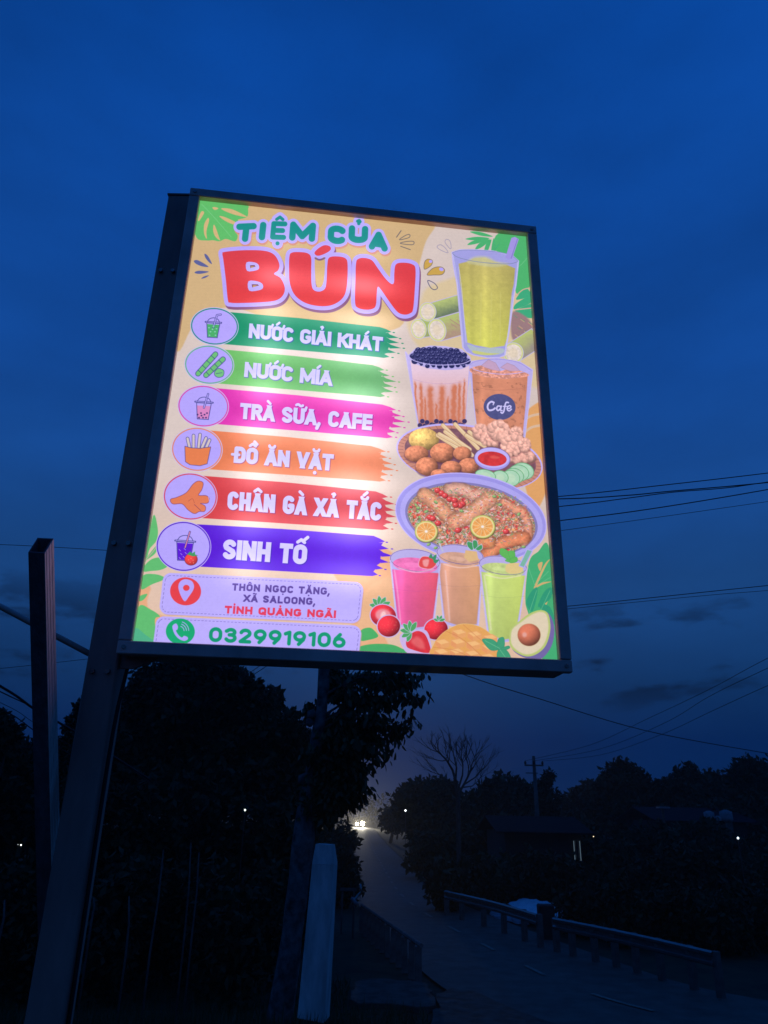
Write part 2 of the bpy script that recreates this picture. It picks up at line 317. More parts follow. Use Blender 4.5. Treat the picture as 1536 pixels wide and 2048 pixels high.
# ---- icon circles
CC = [(429,649,47,36.5,(30,130,116)),(418.5,726,48.5,38,(96,170,130)),(406.6,809,50,40.6,(206,70,160)),(394,895.5,50,43,(220,128,90)),(380.5,990,53,46,(206,66,84)),(367,1090,54,49,(78,36,190))]
for cx, cy, rx, ry, c in CC:
    ell(cx, cy, rx+1.5, ry+1.5, (196,184,236), 4); ell(cx, cy, rx, ry, LAV, 4, ring=c, rw=2.2)
INK = (58,60,130)
def cup(c, liquid, lq_top, straw, sc=1., ox=0, oy=0, bend=False):
    # icon of a lidded cup, c = centre in trace units
    x, y = c; q = lambda a, b: (x+a*sc+ox-b*sc*.10, y+b*sc+oy+a*sc*.06)
    body = [q(-15,-10), q(17,-10), q(14,25), q(-10,25)]
    poly([q(-14,lq_top), q(16,lq_top), q(14,24), q(-10,24)], liquid)
    for i in range(4): line([body[i], body[(i+1)%4]], 1.3, INK)
    line([q(-18,-12), q(20,-12)], 3.6, INK); line([q(-17,-12), q(19,-12)], 1.4, LAV)
    line([q(-14,-13), q(-9,-20), q(1,-23), q(11,-20), q(16,-13)], 1.3, INK, True)
    st = [q(2,0), q(8,-30)] + ([q(17,-32)] if bend else [])
    line(st, 4, INK); line(st, 2, straw)
cup((425,651), (70,170,96), -7, LAV, .82, bend=True)
for a, b in [(-7,0),(2,-3),(8,2),(-4,8),(5,8),(-6,15),(6,15),(0,3)]: ell(425+a, 652+b, 1.9, 1.5, (130,210,160), out=(50,130,110), ow=.5)
# sugar cane icon
for A_, B_ in [((396,744),(431,705)),((412,747),(446,715))]:
    line([A_, B_], 11, INK); line([A_, B_], 8.6, (104,186,110))
    A_, B_ = ar(A_, float), ar(B_, float); n_ = (B_-A_)/np.hypot(*(B_-A_)); pn = ar((-n_[1], n_[0]))
    for t_ in (.1,.35,.6,.85): m_ = A_*(1-t_)+B_*t_; line([m_-pn*5, m_+pn*5], 1.2, INK)
poly([(430,740),(437,734),(447,738),(446,748),(437,751),(430,747)], (110,190,120), True, out=INK, ow=1); line([(432,744),(444,742)], .9, INK)
cup((406,812), (214,130,190), -4, LAV, .92)
for a, b in [(-9,14),(-2,11),(5,14),(10,11),(-6,20),(2,20),(8,20),(-1,16)]: ell(404+a, 812+b, 1.9, 1.7, (70,50,110))
# fries icon
for a, b, c_, d_ in [(379,892,375,874),(387,892,387,868),(397,892,400,866),(404,892,412,873),(412,893,419,877)]:
    line([(a,b),(c_,d_)], 7, INK); line([(a,b),(c_,d_)], 5, (206,190,190))
poly([(370,890),(382,893),(400,894),(421,891),(414,924),(400,928),(380,926),(371,920)], (226,122,70), out=INK, ow=1)
# chicken foot icon
poly(Z3((122,1170),(160,1158),(215,1130),(255,1080),(285,1062),(312,1072),(305,1110),(285,1145),(330,1148),(350,1165),(338,1190),(295,1192),(325,1210),(322,1238),(290,1240),(262,1252),(225,1230),(190,1195),(135,1195)), (222,118,76), True, out=(120,60,90), ow=1)
line(Z3((345,1150),(350,1190),(325,1245),(300,1248)), 1.4, LAV, True); line(Z3((225,1180),(250,1165),(262,1190)), .8, (170,80,60), True); line(Z3((262,1200),(300,1235)), 1, (130,60,80))
cup((368,1092), (84,20,206), -8, (226,130,160), 1.05)
for a, b in [(-6,4),(4,2),(-3,12),(6,10),(-6,20),(2,18)]: line([(364+a,1092+b),(367+a,1095+b)], 1, LAV)
ell(382,1116,12.5,11.5,(222,60,56),0,out=(90,40,80),ow=.8,shade=.2)
poly([(374,1106),(380,1100),(384,1104),(390,1100),(390,1106),(396,1108),(386,1110)], (60,150,90))
for a, b in [(-5,0),(0,-3),(4,1),(-2,5),(5,6)]: ell(382+a,1117+b,.8,1,(250,150,120))
# ---- address and phone boxes
def rrect(q, r, col, a=1.):
    q = [ar(p, float) for p in q]; c = sum(q)/4; q = [p+np.sign(c-p)*ar((r, r*.9)) for p in q]
    s = sub(*bbox(q, r+3)); d = dpoly(TX[s], TY[s], q)-r; put(s, d, col, a); return s, d
for q, full in [([(325,1145),(727,1162),(722,1241),(319,1225)], True), ([(311,1232),(723,1249),(717,1330),(304,1316)], False)]:
    s, d = rrect([(x+1.5,y+2) for x, y in q], 17, (196,150,140), .6); s, d = rrect(q, 17, (182,168,246))
    dash = ((TX[s]*.9+TY[s]*.9) % 7 < 4.4)
    put(s, np.where(dash, np.abs(d+5)-.5, 5), (112,98,176))
ell(371,1180,31,28,(224,60,66),3)
poly([(356.5,1172),(359,1162),(366,1156.5),(375,1156),(384,1160),(388,1169),(386,1178),(378,1190),(369.5,1200),(361,1188)], LAV, True); ell(372.5,1173,6.5,6,(224,60,66))
ell(360.5,1260.5,29,26,(20,164,106),3)
poly(Z6((310,735),(330,722),(342,740),(338,758),(330,765),(345,790),(365,805),(378,795),(398,802),(400,815),(380,825),(350,815),(325,790),(312,760)), LAV, True)
for r in (28, 42, 56): line([( Z6((350+r*math.cos(a), 778+r*math.sin(a)-12))[0] ) for a in np.linspace(-1.25,-.05,7)], 1.5, LAV)
text('THÔN NGỌC TẶNG,', (464,1178), (660,1186.5), 14.5, 1.9, (86,64,146), gap=.34)
text('XÃ SALOONG,', (487,1200.5), (631,1207), 14.5, 1.9, (86,64,146), gap=.34)
text('TỈNH QUẢNG NGÃI', (449,1224), (672,1233), 15.5, 2.2, (218,54,84), gap=.34)
text('0329919106', (417,1281), (691,1293), 30, 3.6, (12,146,104), gap=.30, butt=False)
# ---- title
def glyph(ch, bl, br, h, hw, col, edge, ew, sh):
    text(ch, bl, br, h, hw, col, edge=edge, ew=ew, butt=False, shadow=sh)
TL_ = [('T',(469,481),(510,479),37.5),('I',(517,476.5),(529,477),37),('Ệ',(540,475),(572,476),37),('M',(578,477),(630,480),38.5),('C',(655,482),(692,486),37),('Ủ',(697,481),(736,483),35),('A',(738,494),(776,500),38)]
for ph in (0, 1):
    for c, a, b, h in TL_:
        if ph == 0: glyph(c, a, b, h, 6.4, (182,168,246), (182,168,246), 5.5, (1.5, 4, (206,140,120)))
    if ph == 1:
        for c, a, b, h in TL_: glyph(c, a, b, h, 6.4, (182,168,246), (182,168,246), 5.5, None)
        for c, a, b, h in TL_: glyph(c, a, b, h, 5.0 if c == 'Ệ' else 6.4, (22,138,132), None, 0, None)
Bp = cat(Z1((420,500),(560,487),(720,490),(800,520),(840,590),(832,640),(800,668),(850,700),(882,770),(870,830),(820,870),(720,885),(560,892),(465,890),(445,868),(430,720),(410,560),(403,515)), 5)
Up = cat(Z1((935,505),(1000,500),(1060,510),(1085,545),(1086,640),(1088,740),(1104,790),(1150,803),(1192,780),(1204,720),(1210,600),(1225,542),(1290,533),(1350,548),(1366,600),(1360,760),(1330,850),(1250,905),(1150,915),(1040,890),(960,830),(922,740),(916,640),(918,540)), 5)
Np = cat(Z2((48,400),(62,362),(110,352),(170,370),(215,430),(270,505),(318,550),(340,540),(343,470),(355,402),(410,388),(480,400),(506,440),(500,600),(488,740),(468,775),(420,787),(366,765),(300,680),(240,595),(215,575),(207,640),(203,705),(186,738),(130,750),(62,735),(41,690),(44,520)), 5)
Ap = cat(Z1((1113,500),(1150,465),(1190,447),(1228,455),(1236,480),(1205,505),(1150,527),(1120,522)), 5)
BU = [Bp, Up, Ap, Np]
def dB(off=(0,0)):
    s = sub(425,470,850,645,8); D = np.full(TX[s].shape, 1e9)
    for p in BU: D = np.minimum(D, dpoly(TX[s]-off[0], TY[s]-off[1], p))
    return s, D
s, D = dB((2.5,5.5)); put(s, D-8, (128,80,118)); s, D = dB((1,2)); put(s, D-8, (128,80,118))
s, D = dB(); put(s, D-8, (178,160,246))
kk = np.clip((TY[s]-500)/120, 0, 1)[..., None]; put(s, D, ar((214,58,66))*(1-kk)+ar((224,56,54))*kk)
for q in [((588,580),(650,580),(680,598),(684,628),(655,643),(592,645)),((603,725),(670,725),(710,745),(714,778),(680,795),(608,797))]:
    poly(Z1(*q), (182,168,246), True, n=3)
poly(Z1((615,602),(650,600),(658,612),(618,625)), (120,76,90)); poly(Z1((628,748),(676,748),(684,758),(632,772)), (120,76,90))
poly(Z1((622,612),(650,612),(622,624)), (206,160,90)); poly(Z1((638,757),(672,757),(638,772)), (206,160,90))
poly(Z1((1115,545),(1150,560),(1190,545),(1186,700),(1165,765),(1135,765),(1118,720)), (204,168,110), True)
poly(Z1((1115,540),(1150,552),(1192,540),(1190,553),(1150,566),(1116,553)), (118,84,120), True)
# ---- sugar cane and juice
def cane(p0, p1, r, col, dark):
    p0, p1 = ar(p0, float), ar(p1, float)
    s = sub(min(p0[0],p1[0])-r, min(p0[1],p1[1])-r, max(p0[0],p1[0])+r, max(p0[1],p1[1])+r)
    v = (p1-p0)/np.hypot(*(p1-p0)); n = ar((-v[1], v[0])); X, Y = TX[s]-p0[0], TY[s]-p0[1]
    al, ac = X*v[0]+Y*v[1], X*n[0]+Y*n[1]; L = np.hypot(*(p1-p0))
    d = np.maximum(np.abs(ac)-r, np.maximum(-al, al-L)); k = np.clip(.5+ac/r*.6+(N8[s]-.5)*.5, 0, 1)[..., None]
    put(s, d-1.5, (190,180,220)); put(s, d, ar(col)*(1-k)+ar(dark)*k)
def cut(x, y, rx, ry, rot=0, f=(222,208,196)):
    ell(x, y, rx, ry, (206,210,130), rot, out=(196,190,226), ow=1.2); ell(x, y, rx*.86, ry*.86, f, rot, tex=(N4-.5)*.15)
    ell(x-.3, y, rx*.5, ry*.5, (226,206,170), rot, a=.5, soft=4)
cane(*Z2((600,770),(870,690)), 16, (176,190,112), (104,120,92))
cane(*Z2((530,895),(640,880)), 18, (170,190,100), (150,160,96)); cane(*Z2((680,905),(870,850)), 22, (176,190,110), (170,140,120))
cut(*Z2((600,765))[0], 16, 18, -10); cut(*Z2((530,898))[0], 14.5, 19, -10); cut(*Z2((672,905))[0], 17, 22, -15)
for i in range(10): x, y = Z2((770+i*11, 820+(i*37)%60))[0]; line([(x,y),(x+5,y+4)], 1.2, (168,110,120), a=.7)
poly(Z2((1250,770),(1340,790),(1400,860),(1405,960),(1340,960),(1250,970)), (152,120,120), True, soft=4)
for i in range(14): x, y = Z2((1262+(i*53)%130, 790+(i*31)%160))[0]; line([(x,y),(x+7,y+5)], 1.6, [(96,140,110),(206,180,120),(170,110,120)][i%3], a=.7)
cane(*Z2((1255,1080),(1440,960)), 20, (180,190,110), (150,140,130)); cut(*Z2((1258,1080))[0], 19.5, 20, -20)
GLs = Z2((790,310),(800,400),(830,560),(850,800),(873,1035),(900,1068),(950,1092),(1060,1112),(1150,1110),(1190,1095),(1225,900),(1262,620),(1275,560),(1295,375),(1250,335),(1100,300),(950,290),(850,292))
poly(GLs, (158,156,220), a=.95, out=(190,180,246), ow=2)
def jf(X, Y, d, s):
    k = np.clip((Y-520)/180, 0, 1)[..., None]; x = (X-965)/55
    c = ar((190,176,96))*(1-k)+ar((206,206,90))*k
    c = c*(1-.16*np.clip(np.abs(x)-.5,0,1)+.10*np.exp(-((x-.1)/.12)**2)-.06*np.exp(-((x+.35)/.1)**2))[..., None]
    return c*(1+(N8[s]-.5)*.10)[..., None]
poly(Z2((838,395),(900,380),(960,350),(1040,345),(1120,380),(1200,400),(1272,430),(1262,550),(1246,620),(1215,960),(1190,1025),(1080,1042),(960,1020),(905,1000),(880,800),(858,600),(848,540)), jf, soft=2)
poly(Z2((900,385),(960,340),(1060,340),(1130,375),(1230,395),(1130,420),(1010,410)), (196,196,160), True, a=.6, soft=4)
poly(Z2((905,1015),(1000,1040),(1175,1045),(1170,1085),(1060,1095),(950,1075)), (176,190,190), True, a=.9, soft=2); poly(Z2((950,1062),(1060,1080),(1150,1085),(1060,1098),(960,1085)), (196,200,120), True)
for l in [((792,315),(830,560),(876,1040)),((1292,380),(1268,600),(1190,1090)),((838,420),(862,600),(895,1000)),((1250,640),(1222,900),(1200,1040))]: line(Z2(*l), 1.1, (206,204,236), True, a=.8)
line(Z2((790,315),(830,345),(950,375),(1100,392),(1230,395),(1292,378)), 1.1, (120,130,170), True); line(Z2((790,310),(850,292),(950,290),(1100,300),(1230,325),(1292,370)), 1.1, (120,130,180), True)
for x in (1010,1090,1160): line(Z2((x,620),(x-4,980)), 1.6, (216,212,130), a=.35, soft=3)
poly(Z2((1243,196),(1270,188),(1300,205),(1250,355),(1222,362),(1196,350)), (160,146,222)); line(Z2((1290,205),(1242,352)), 2, (130,122,200)); 
# ---- milk tea cup
poly([(812,700),*Z4((245,205),(300,150),(430,120),(560,125),(700,150),(770,215),(778,260),(745,600),(735,815),(830,815),(768,300),(790,250),(1000,222),(1200,255),(1305,320),(1300,380),(1240,890),(1235,920),(340,850)),], (184,172,228), out=(196,184,234), ow=1.5)
poly(Z4((755,470),(770,420),(822,800),(735,808)), (206,190,200))
def mf(X, Y, d, s):
    k = np.clip((Y-735)/110, 0, 1); c = ar((226,196,214))*(1-k)[..., None]+ar((214,150,130))*k[..., None]
    st = np.zeros(X.shape)
    for x0, w, y0 in [(832,2.2,758),(843,3.2,762),(861,5.6,768),(872,2.2,800),(885,6.2,765),(897,2.6,790),(909,5.8,764),(920,3.2,760),(929,2.2,755),(850,2.2,790)]:
        xx = x0+(Y-780)*.04*(1 if x0 < 880 else -.6)+(N8[s]-.5)*5
        st = np.maximum(st, np.exp(-((X-xx)/w)**2)*np.clip((Y-y0+N8[s]*8)/12, 0, 1))
    st = np.clip(st*1.2, 0, 1)[..., None]; c = c*(1-st)+ar((204,118,86))*st
    kb = np.clip((Y-833)/12, 0, 1)[..., None]; c = c*(1-kb*.6)+ar((150,90,90))*kb*.6
    return c
poly(Z4((262,240),(300,270),(420,310),(560,325),(700,315),(765,285),(742,620),(728,815),(640,840),(440,840),(340,815),(300,560)), mf, tex=None)
ell(*Z4((510,222))[0], 62, 15, (150,140,206), 4, a=.6)
line(Z4((285,400),(400,430),(560,440),(740,420)), 1, (196,160,190), True, a=.7)
rr = random.Random(5)
pearls = []
for j, (n, yy, x0, x1) in enumerate([(8,150,330,680),(10,178,290,720),(11,205,285,745),(11,232,290,750),(9,262,300,735),(8,290,330,720)]):
    for i in range(n):
        x = x0+(x1-x0)*(i+.5*(j%2))/(n-.5); yb = yy+18*((x-510)/260)**2*(-1 if j > 3 else 1)+.03*(x-510)+rr.uniform(-6,6)
        pearls.append((x, yb, rr.uniform(22,28) if j < 5 else rr.uniform(12,24)))
for x, y, r in pearls:
    X, Y = Z4((x, y))[0]; k = .234; ell(X, Y, r*k, r*k*.9, (34,36,84), out=(96,96,160), ow=.5); line([(X-r*k*.4,Y-r*k*.4),(X+r*k*.1,Y-r*k*.62)], .9, (150,150,216))
for i in range(20):
    x = 345+i*20; y = [795,760,800,770,815,790][i%6]
    if x < 735: X, Y = Z4((x, y))[0]; ell(X, Y, 4.6, 4.4, (50,44,92), a=.95, out=(170,120,120), ow=.6)
ell(*Z4((510,225))[0], 62, 15, (0,0,0), 4, a=0, ring=None)
line(Z4((245,205),(300,245),(430,275),(560,280),(700,270),(775,240)), 1.4, (196,186,246), True)
# ---- coffee cup
def cf_(X, Y, d, s):
    x = (X-1000)/55; c = ar((210,134,102))*np.ones(X.shape)[..., None]
    c = c*(1+.10*np.exp(-((x+.62)/.10)**2)-.12*np.clip(np.abs(x)-.7,0,1)+(N20[s]-.5)*.16)[..., None]
    c = c*(1-.16*np.clip((N8[s]-.62)*9, 0, 1)*(Y > 760))[..., None]; return c
poly(Z4((790,345),(900,380),(1080,395),(1265,370),(1250,600),(1222,875),(1100,890),(830,800),(800,520)), cf_, soft=1.5)
poly(Z4((775,310),(850,285),(900,290),(1020,330),(1120,310),(1250,345),(1262,375),(1080,395),(900,380),(785,345)), (222,150,130), True, tex=(N4-.5)*.5)
for q in [((870,285),(930,235),(990,262),(1030,330),(960,320),(900,300)),((1035,300),(1090,262),(1150,285),(1200,330),(1110,330))]:
    poly(Z4(*q), (206,170,206), a=.75, out=(150,110,120), ow=.6)
line(Z4((768,285),(830,325),(1000,355),(1150,352),(1290,325)), 1.2, (190,176,246), True); line(Z4((768,280),(830,245),(1000,228),(1180,255),(1295,325)), 1.2, (150,140,220), True)
line(Z4((800,465),(1000,495),(1250,475)), .9, (180,110,90), True, a=.7)
ell(*Z4((1025,637))[0], 32, 26, (76,78,128), 4, tex=(N4-.5)*.1)
CW = (206,198,246)
line(Z4((975,600),(955,592),(930,610),(922,640),(935,665),(965,662),(985,648)), 3.6, CW, True); line(Z4((978,598),(970,618)), 2.4, CW)
line(Z4((1032,632),(1010,630),(1000,652),(1012,668),(1034,650)), 3, CW, True); line(Z4((1040,630),(1032,662),(1046,668)), 3, CW, True)
line(Z4((1100,600),(1082,598),(1072,620),(1062,670),(1048,690),(1036,682)), 3, CW, True); line(Z4((1055,632),(1092,632)), 2.2, CW)
line(Z4((1088,652),(1112,648),(1122,634),(1108,626),(1092,640),(1092,662),(1108,670),(1126,656)), 2.7, CW, True)
# ---- snack tray
ell(*Z4((768,1068))[0], 148, 64, (190,176,246), 9.5); ell(*Z4((768,1072))[0], 145, 61, (196,132,112), 9.5); ell(*Z4((775,1060))[0], 133, 52, (126,84,96), 9.5, tex=(N8-.5)*.4)
cxt, cyt = Z4((768,1072))[0]
for i in range(56):
    a = i/56*6.283; c9, s9 = math.cos(.166), math.sin(.166)
    p = []
    for k_ in (1, .93): ex, ey = 145*k_*math.cos(a), 61*k_*math.sin(a)*(1 if k_ == 1 else .96); p.append((cxt+ex*c9-ey*s9, cyt+ex*s9+ey*c9))
    line(p, 1, (140,84,84), a=.8)
def nug(x, y, rx, ry, col, dk, rot=0, sc=.234):
    X, Y = Z4((x, y))[0]; ell(X, Y+2, rx*sc+1, ry*sc+1, dk, rot, a=.6, soft=3); ell(X, Y, rx*sc, ry*sc, col, rot, shade=.34, tex=(N4-.5)*.30+(N8-.5)*.22)
nug(378,915,130,95,(226,184,106),(140,100,90))
for q in [((495,880),(570,880),(650,940),(660,985),(600,950)),((540,795),(570,810),(800,1060),(790,1050),(600,900)),((510,870),(560,870),(720,980),(700,990)),((645,785),(670,790),(840,990),(825,1010)),((765,850),(800,850),(900,960),(870,975)),((740,880),(790,900),(900,975),(850,985)),((560,850),(620,860),(770,1000),(750,1010))]:
    A_, B_ = Z4(q[0], q[-2]) if len(q) > 4 else Z4(q[0], q[2]); line([A_, B_], 8.5, (176,130,100)); line([A_, B_], 7, (228,196,150)); line([(A_[0]+1.2,A_[1]-1),(B_[0]+1.2,B_[1]-1)], 2, (240,216,180), a=.7)
for x, y, rx, ry in [(535,1030,105,85),(705,1035,78,60),(315,1038,102,70),(760,1140,86,66),(610,1158,88,60),(403,1145,95,78),(510,1215,74,46)]: nug(x, y, rx, ry, (204,126,92), (90,50,70))
for x, y, rx, ry, ro in [(845,835,48,40,30),(880,880,52,46,10)][:0]+[(860,850,60,70,30),(940,920,90,50,40),(1020,840,100,85,20),(1165,860,60,50,10),(1140,950,110,75,-20),(1190,1060,150,62,8),(1120,1010,90,50,0),(1240,960,50,60,0)]: 
    nug(x, y, rx, ry, (230,168,150), (150,90,90), ro)
    for k_ in range(9):
        a_ = k_*.698+x; lx, ly = x+rx*.72*math.cos(a_), y+ry*.72*math.sin(a_); X_, Y_ = Z4((lx, ly))[0]; rl = .234*min(rx, ry)*rr.uniform(.30,.46)
        ell(X_, Y_, rl*1.25, rl, (234,176,158), rr.uniform(0,90), shade=.22, a=.75, soft=2.2, tex=(N4-.5)*.22)
X, Y = Z4((962,1080))[0]; ell(X, Y, 35.5, 22.5, (164,152,232), 5, out=(120,90,130), ow=1); ell(X, Y-2, 34, 20, (190,178,246), 5); ell(X, Y, 29, 14.5, (206,52,52), 4, tex=(N8-.5)*.3); ell(X+5, Y-3, 10, 3, (230,110,90), 4, a=.5, soft=4)
for x, y, rx, ry in [(1225,1185,95,72),(1190,1200,88,70),(1150,1225,84,66),(1120,1245,80,70),(1030,1238,72,58),(905,1222,90,50)]:
    X, Y = Z4((x, y))[0]; ell(X, Y, rx*.234, ry*.234, (170,212,180), 12, ring=(84,160,100), rw=1.1, tex=(N8-.5)*.12); ell(X, Y, rx*.12, ry*.12, (196,222,190), 12, a=.6, soft=3)
# ---- big bowl
bx, by = Z5((780,432))[0]
ell(bx, by, 153, 88, (190,176,248), 9.5); ell(bx, by, 151, 86, (154,146,226), 9.5); ell(bx+1, by+1, 144, 80, (172,164,236), 9.5); ell(bx+1, by+3, 134, 72, (128,120,180), 9.5)
s, d = ell(bx+1, by+4, 129, 68, (104,112,100), 9.5, tex=(N8-.5)*.5)
PALB = ar([(122,150,98),(214,120,90),(232,168,140),(240,206,200),(206,84,66),(226,150,104),(214,128,100),(98,134,92),(236,190,170),(196,104,84)], float)
q_ = ((N4*2.2+N8*2.9+_noise(4, 31, 1)*2.2)*2.3).astype(int) % 10
dd_ = np.clip(.5-d/3, 0, 1)[..., None]; IMG[s] = IMG[s]*(1-dd_*.85)+PALB[q_[s]]*dd_*.85
rr = random.Random(9); c9, s9 = math.cos(.166), math.sin(.166)
pal = [(206,124,96),(214,140,112),(196,104,84),(214,84,62),(196,60,66),(126,168,98),(96,140,96),(226,186,170),(222,150,90),(206,150,150)]
for i in range(620):
    r = math.sqrt(rr.random())*.97; a = rr.random()*6.283; ex, ey = 127*r*math.cos(a), 66*r*math.sin(a)
    c = rr.choice(pal[:5]+pal[:3]+pal[7:]) if r < .82 else rr.choice(pal[5:7]+pal[2:6])
    ell(bx+ex*c9-ey*s9, by+4+ex*s9+ey*c9, rr.uniform(2,6), rr.uniform(1.5,3.4), c, rr.uniform(0,180), shade=.3, a=.92)
def sausage(pts, w, col):
    p = cat(Z5(*pts), 6, False); s = sub(*bbox(p, w+3)); d = dline(TX[s], TY[s], p)
    k = np.clip(1-(d/(w/2))**2, 0, 1); t_ = (N8[s]-.5)*.4+(N4[s]-.5)*.35
    put(s, d-w/2-1.5, (124,70,70), .45, 3); sp_k = ((q_[s] == 3) | (q_[s] == 0))[..., None]*.38; put(s, d-w/2+(N8[s]-.5)*7, ar(col)[None, None]*(.76+.40*k+t_*.6)[..., None]*(1-sp_k)+PALB[q_[s]]*sp_k, .9, 2)
sausage(((600,190),(700,190),(800,230),(900,240)), 26, (214,160,140)); sausage(((385,240),(470,300),(560,390),(640,460)), 30, (212,148,112)); sausage(((640,465),(760,410),(860,330),(935,270)), 32, (216,150,116))
sausage(((1060,300),(1130,340),(1230,400),(1270,560),(1230,640)), 18, (214,140,110)); sausage(((920,740),(1030,660),(1130,620),(1230,600)), 26, (212,124,84)); sausage(((880,640),(940,640)), 26, (208,130,84))
for i in range(1300):
    x, y = rr.uniform(240,1340), rr.uniform(130,720); X, Y = Z5((x, y))[0]
    if ((X-bx)/122)**2+((Y-by)/62)**2 > 1: continue
    line([(X,Y),(X+rr.uniform(-5,5),Y+rr.uniform(-3,3))], rr.uniform(.8,2.6), rr.choice([(240,210,216),(232,190,190),(128,164,110),(216,80,66),(232,160,120),(196,108,90),(150,120,140)]), a=.72)
for x, y in [(495,200),(530,225),(560,245),(600,275),(640,285),(710,315),(690,330),(650,325),(430,430),(455,440),(500,480),(670,540),(1080,550)]:
    X, Y = Z5((x, y))[0]; ell(X, Y, 6.5, 5.6, (204,66,66), shade=.3); ell(X-2, Y-2, 1.4, 1, (240,170,170))
for x, y in [(980,250),(1030,320),(330,350),(400,380),(480,300),(1190,400),(420,660),(480,690),(520,640),(1230,680),(700,375),(1140,720)]:
    X, Y = Z5((x, y))[0]; ell(X, Y, 4.5, 2.8, (132,166,104), rr.uniform(-40,40), shade=.3)
for x, y, r in [(398,550,97),(880,508,106)]:
    X, Y = Z5((x, y))[0]; k = r*.234
    ell(X+1, Y+1.5, k+1, k*.92+1, (96,84,50), a=.7, soft=2); ell(X, Y, k, k*.93, (186,196,96)); ell(X, Y, k*.92, k*.86, (234,214,150)); ell(X, Y, k*.82, k*.76, (232,160,84), tex=(N4-.5)*.2)
    for i in range(12): a = i*.5236+.2; line([(X,Y),(X+k*.8*math.cos(a),Y+k*.74*math.sin(a))], .8, (244,220,170))
    ell(X, Y, 2.8, 2.5, (244,232,226))
# ---- smoothies
def smoothie(rim, rx, ry, rot, L, R, bl, br, fl, col, col2, top):
    cx, cy = Z7(rim)[0]; k = .29948
    body = Z7(L, bl, ((bl[0]+br[0])/2, max(bl[1],br[1])+14), br, R)
    poly(body, (178,168,228), out=(196,184,232), ow=1.4); ell(cx, cy, rx*k, ry*k, (180,170,226), rot, out=(196,184,232), ow=1.4)
    x0, x1 = Z7(L)[0][0], Z7(R)[0][0]
    def f(X, Y, d, s):
        x = (X-(x0+x1)/2)/((x1-x0)/2); kx = np.clip(x*.5+.5, 0, 1)[..., None]
        c = ar(col)*(1-kx)+ar(col2)*kx; ky = np.clip((Y-cy)/150, 0, 1)
        return c*(1.06-.16*ky+.12*np.exp(-((x+.55)/.14)**2)-.22*np.clip(np.abs(x)-.72,0,1)*2+(N20[s]-.5)*.08)[..., None]
    poly(Z7((L[0]+10,L[1]+fl), (bl[0]+8,bl[1]-14), ((bl[0]+br[0])/2, max(bl[1],br[1])), (br[0]-10,br[1]-14), (R[0]-8,R[1]+fl)), f, soft=2)
    ell(cx, cy+fl*k*.55, rx*k*.9, ry*k*.70, top, rot, tex=(N8-.5)*.25); ell(cx-5, cy+fl*k*.5, rx*k*.35, ry*k*.22, [min(255, c+24) for c in top], rot, a=.6, soft=4)
    ell(cx, cy, rx*k, ry*k, (0,0,0), rot, a=0)
    S, D_ = sub(cx-60, cy-35, cx+60, cy+35), None
    X, Y = TX[S]-cx, TY[S]-cy; c, n = math.cos(math.radians(rot)), math.sin(math.radians(rot)); x, y = X*c+Y*n, -X*n+Y*c
    q = np.sqrt((x/(rx*k))**2+(y/(ry*k))**2)+1e-6; dd = (q-1)*np.sqrt(x*x+y*y)/q; put(S, np.abs(dd)-.6, (112,92,150))
    line(Z7((L[0]+4,L[1]),(bl[0]+2,bl[1])), 1, (206,196,248), a=.8); line(Z7((R[0]-4,R[1]),(br[0]-2,br[1])), 1, (206,196,248), a=.8)
    line(Z7((L[0]+12,(L[1]+bl[1])/2-30),((L[0]+R[0])/2,(L[1]+bl[1])/2-14),(R[0]-12,(L[1]+bl[1])/2-26)), .8, [c*.88 for c in col], True, a=.6)
smoothie((738,150),155,62,8,(583,150),(893,175),(630,610),(860,630),55,(208,150,130),(216,156,110),(206,158,134))
poly(Z7((775,120),(850,130),(862,185),(800,200),(765,170)), (220,180,126)); 
for q in [((820,120),(790,95),(790,65),(830,80)),((830,110),(825,60),(850,60),(855,100)),((845,110),(880,85),(885,110),(860,122))]: poly(Z7(*q), (66,150,90), True, out=(200,196,236), ow=1)
line(Z7((600,78),(622,125)), 3, (190,190,206))
smoothie((438,190),166,72,6,(272,190),(605,215),(318,630),(560,640),60,(226,90,170),(226,84,104),(232,110,176))
poly(Z7((468,190),(490,165),(540,170),(572,195),(575,220),(540,245),(490,240),(465,225)), (220,70,70), True, out=(226,190,210), ow=1); poly(Z7((490,190),(530,185),(520,230),(495,225)), (240,170,170), True, a=.8, soft=3)
for q in [((530,170),(545,145),(555,175)),((550,175),(580,150),(572,190)),((560,190),(598,185),(575,210))]: poly(Z7(*q), (60,140,100), True)
smoothie((1025,222),158,60,7,(868,215),(1185,240),(925,690),(1115,720),50,(186,206,120),(196,214,104),(190,206,128))
poly(Z7((1050,215),(1100,205),(1160,215),(1150,265),(1090,278),(1045,262)), (222,196,130), True); poly(Z7((1188,118),(1218,125),(1165,232),(1138,222)), (120,180,160), out=(180,170,240), ow=2.2)
for q in [((1075,190),(1010,150),(1010,110),(1050,120),(1080,160)),((1080,180),(1060,130),(1100,130),(1105,165)),((1075,205),(1075,180),(1115,165),(1120,195)),((1070,200),(1040,190),(1060,180))]: poly(Z7(*q), (92,180,84), True, out=(70,150,80), ow=.4)
for pts, w in [(((300,260),(322,420),(340,600)), 3.2), (((640,260),(655,420),(668,590)), 3.), (((900,290),(925,470),(945,650)), 3.)]: line(Z7(*pts), w, (250,226,240), True, a=.38, soft=3)
for pts in [((330,240),(440,268),(560,250)), ((630,215),(740,238),(850,225)), ((910,285),(1020,308),(1140,290))]: line(Z7(*pts), 2.2, (250,226,226), True, a=.5, soft=2)
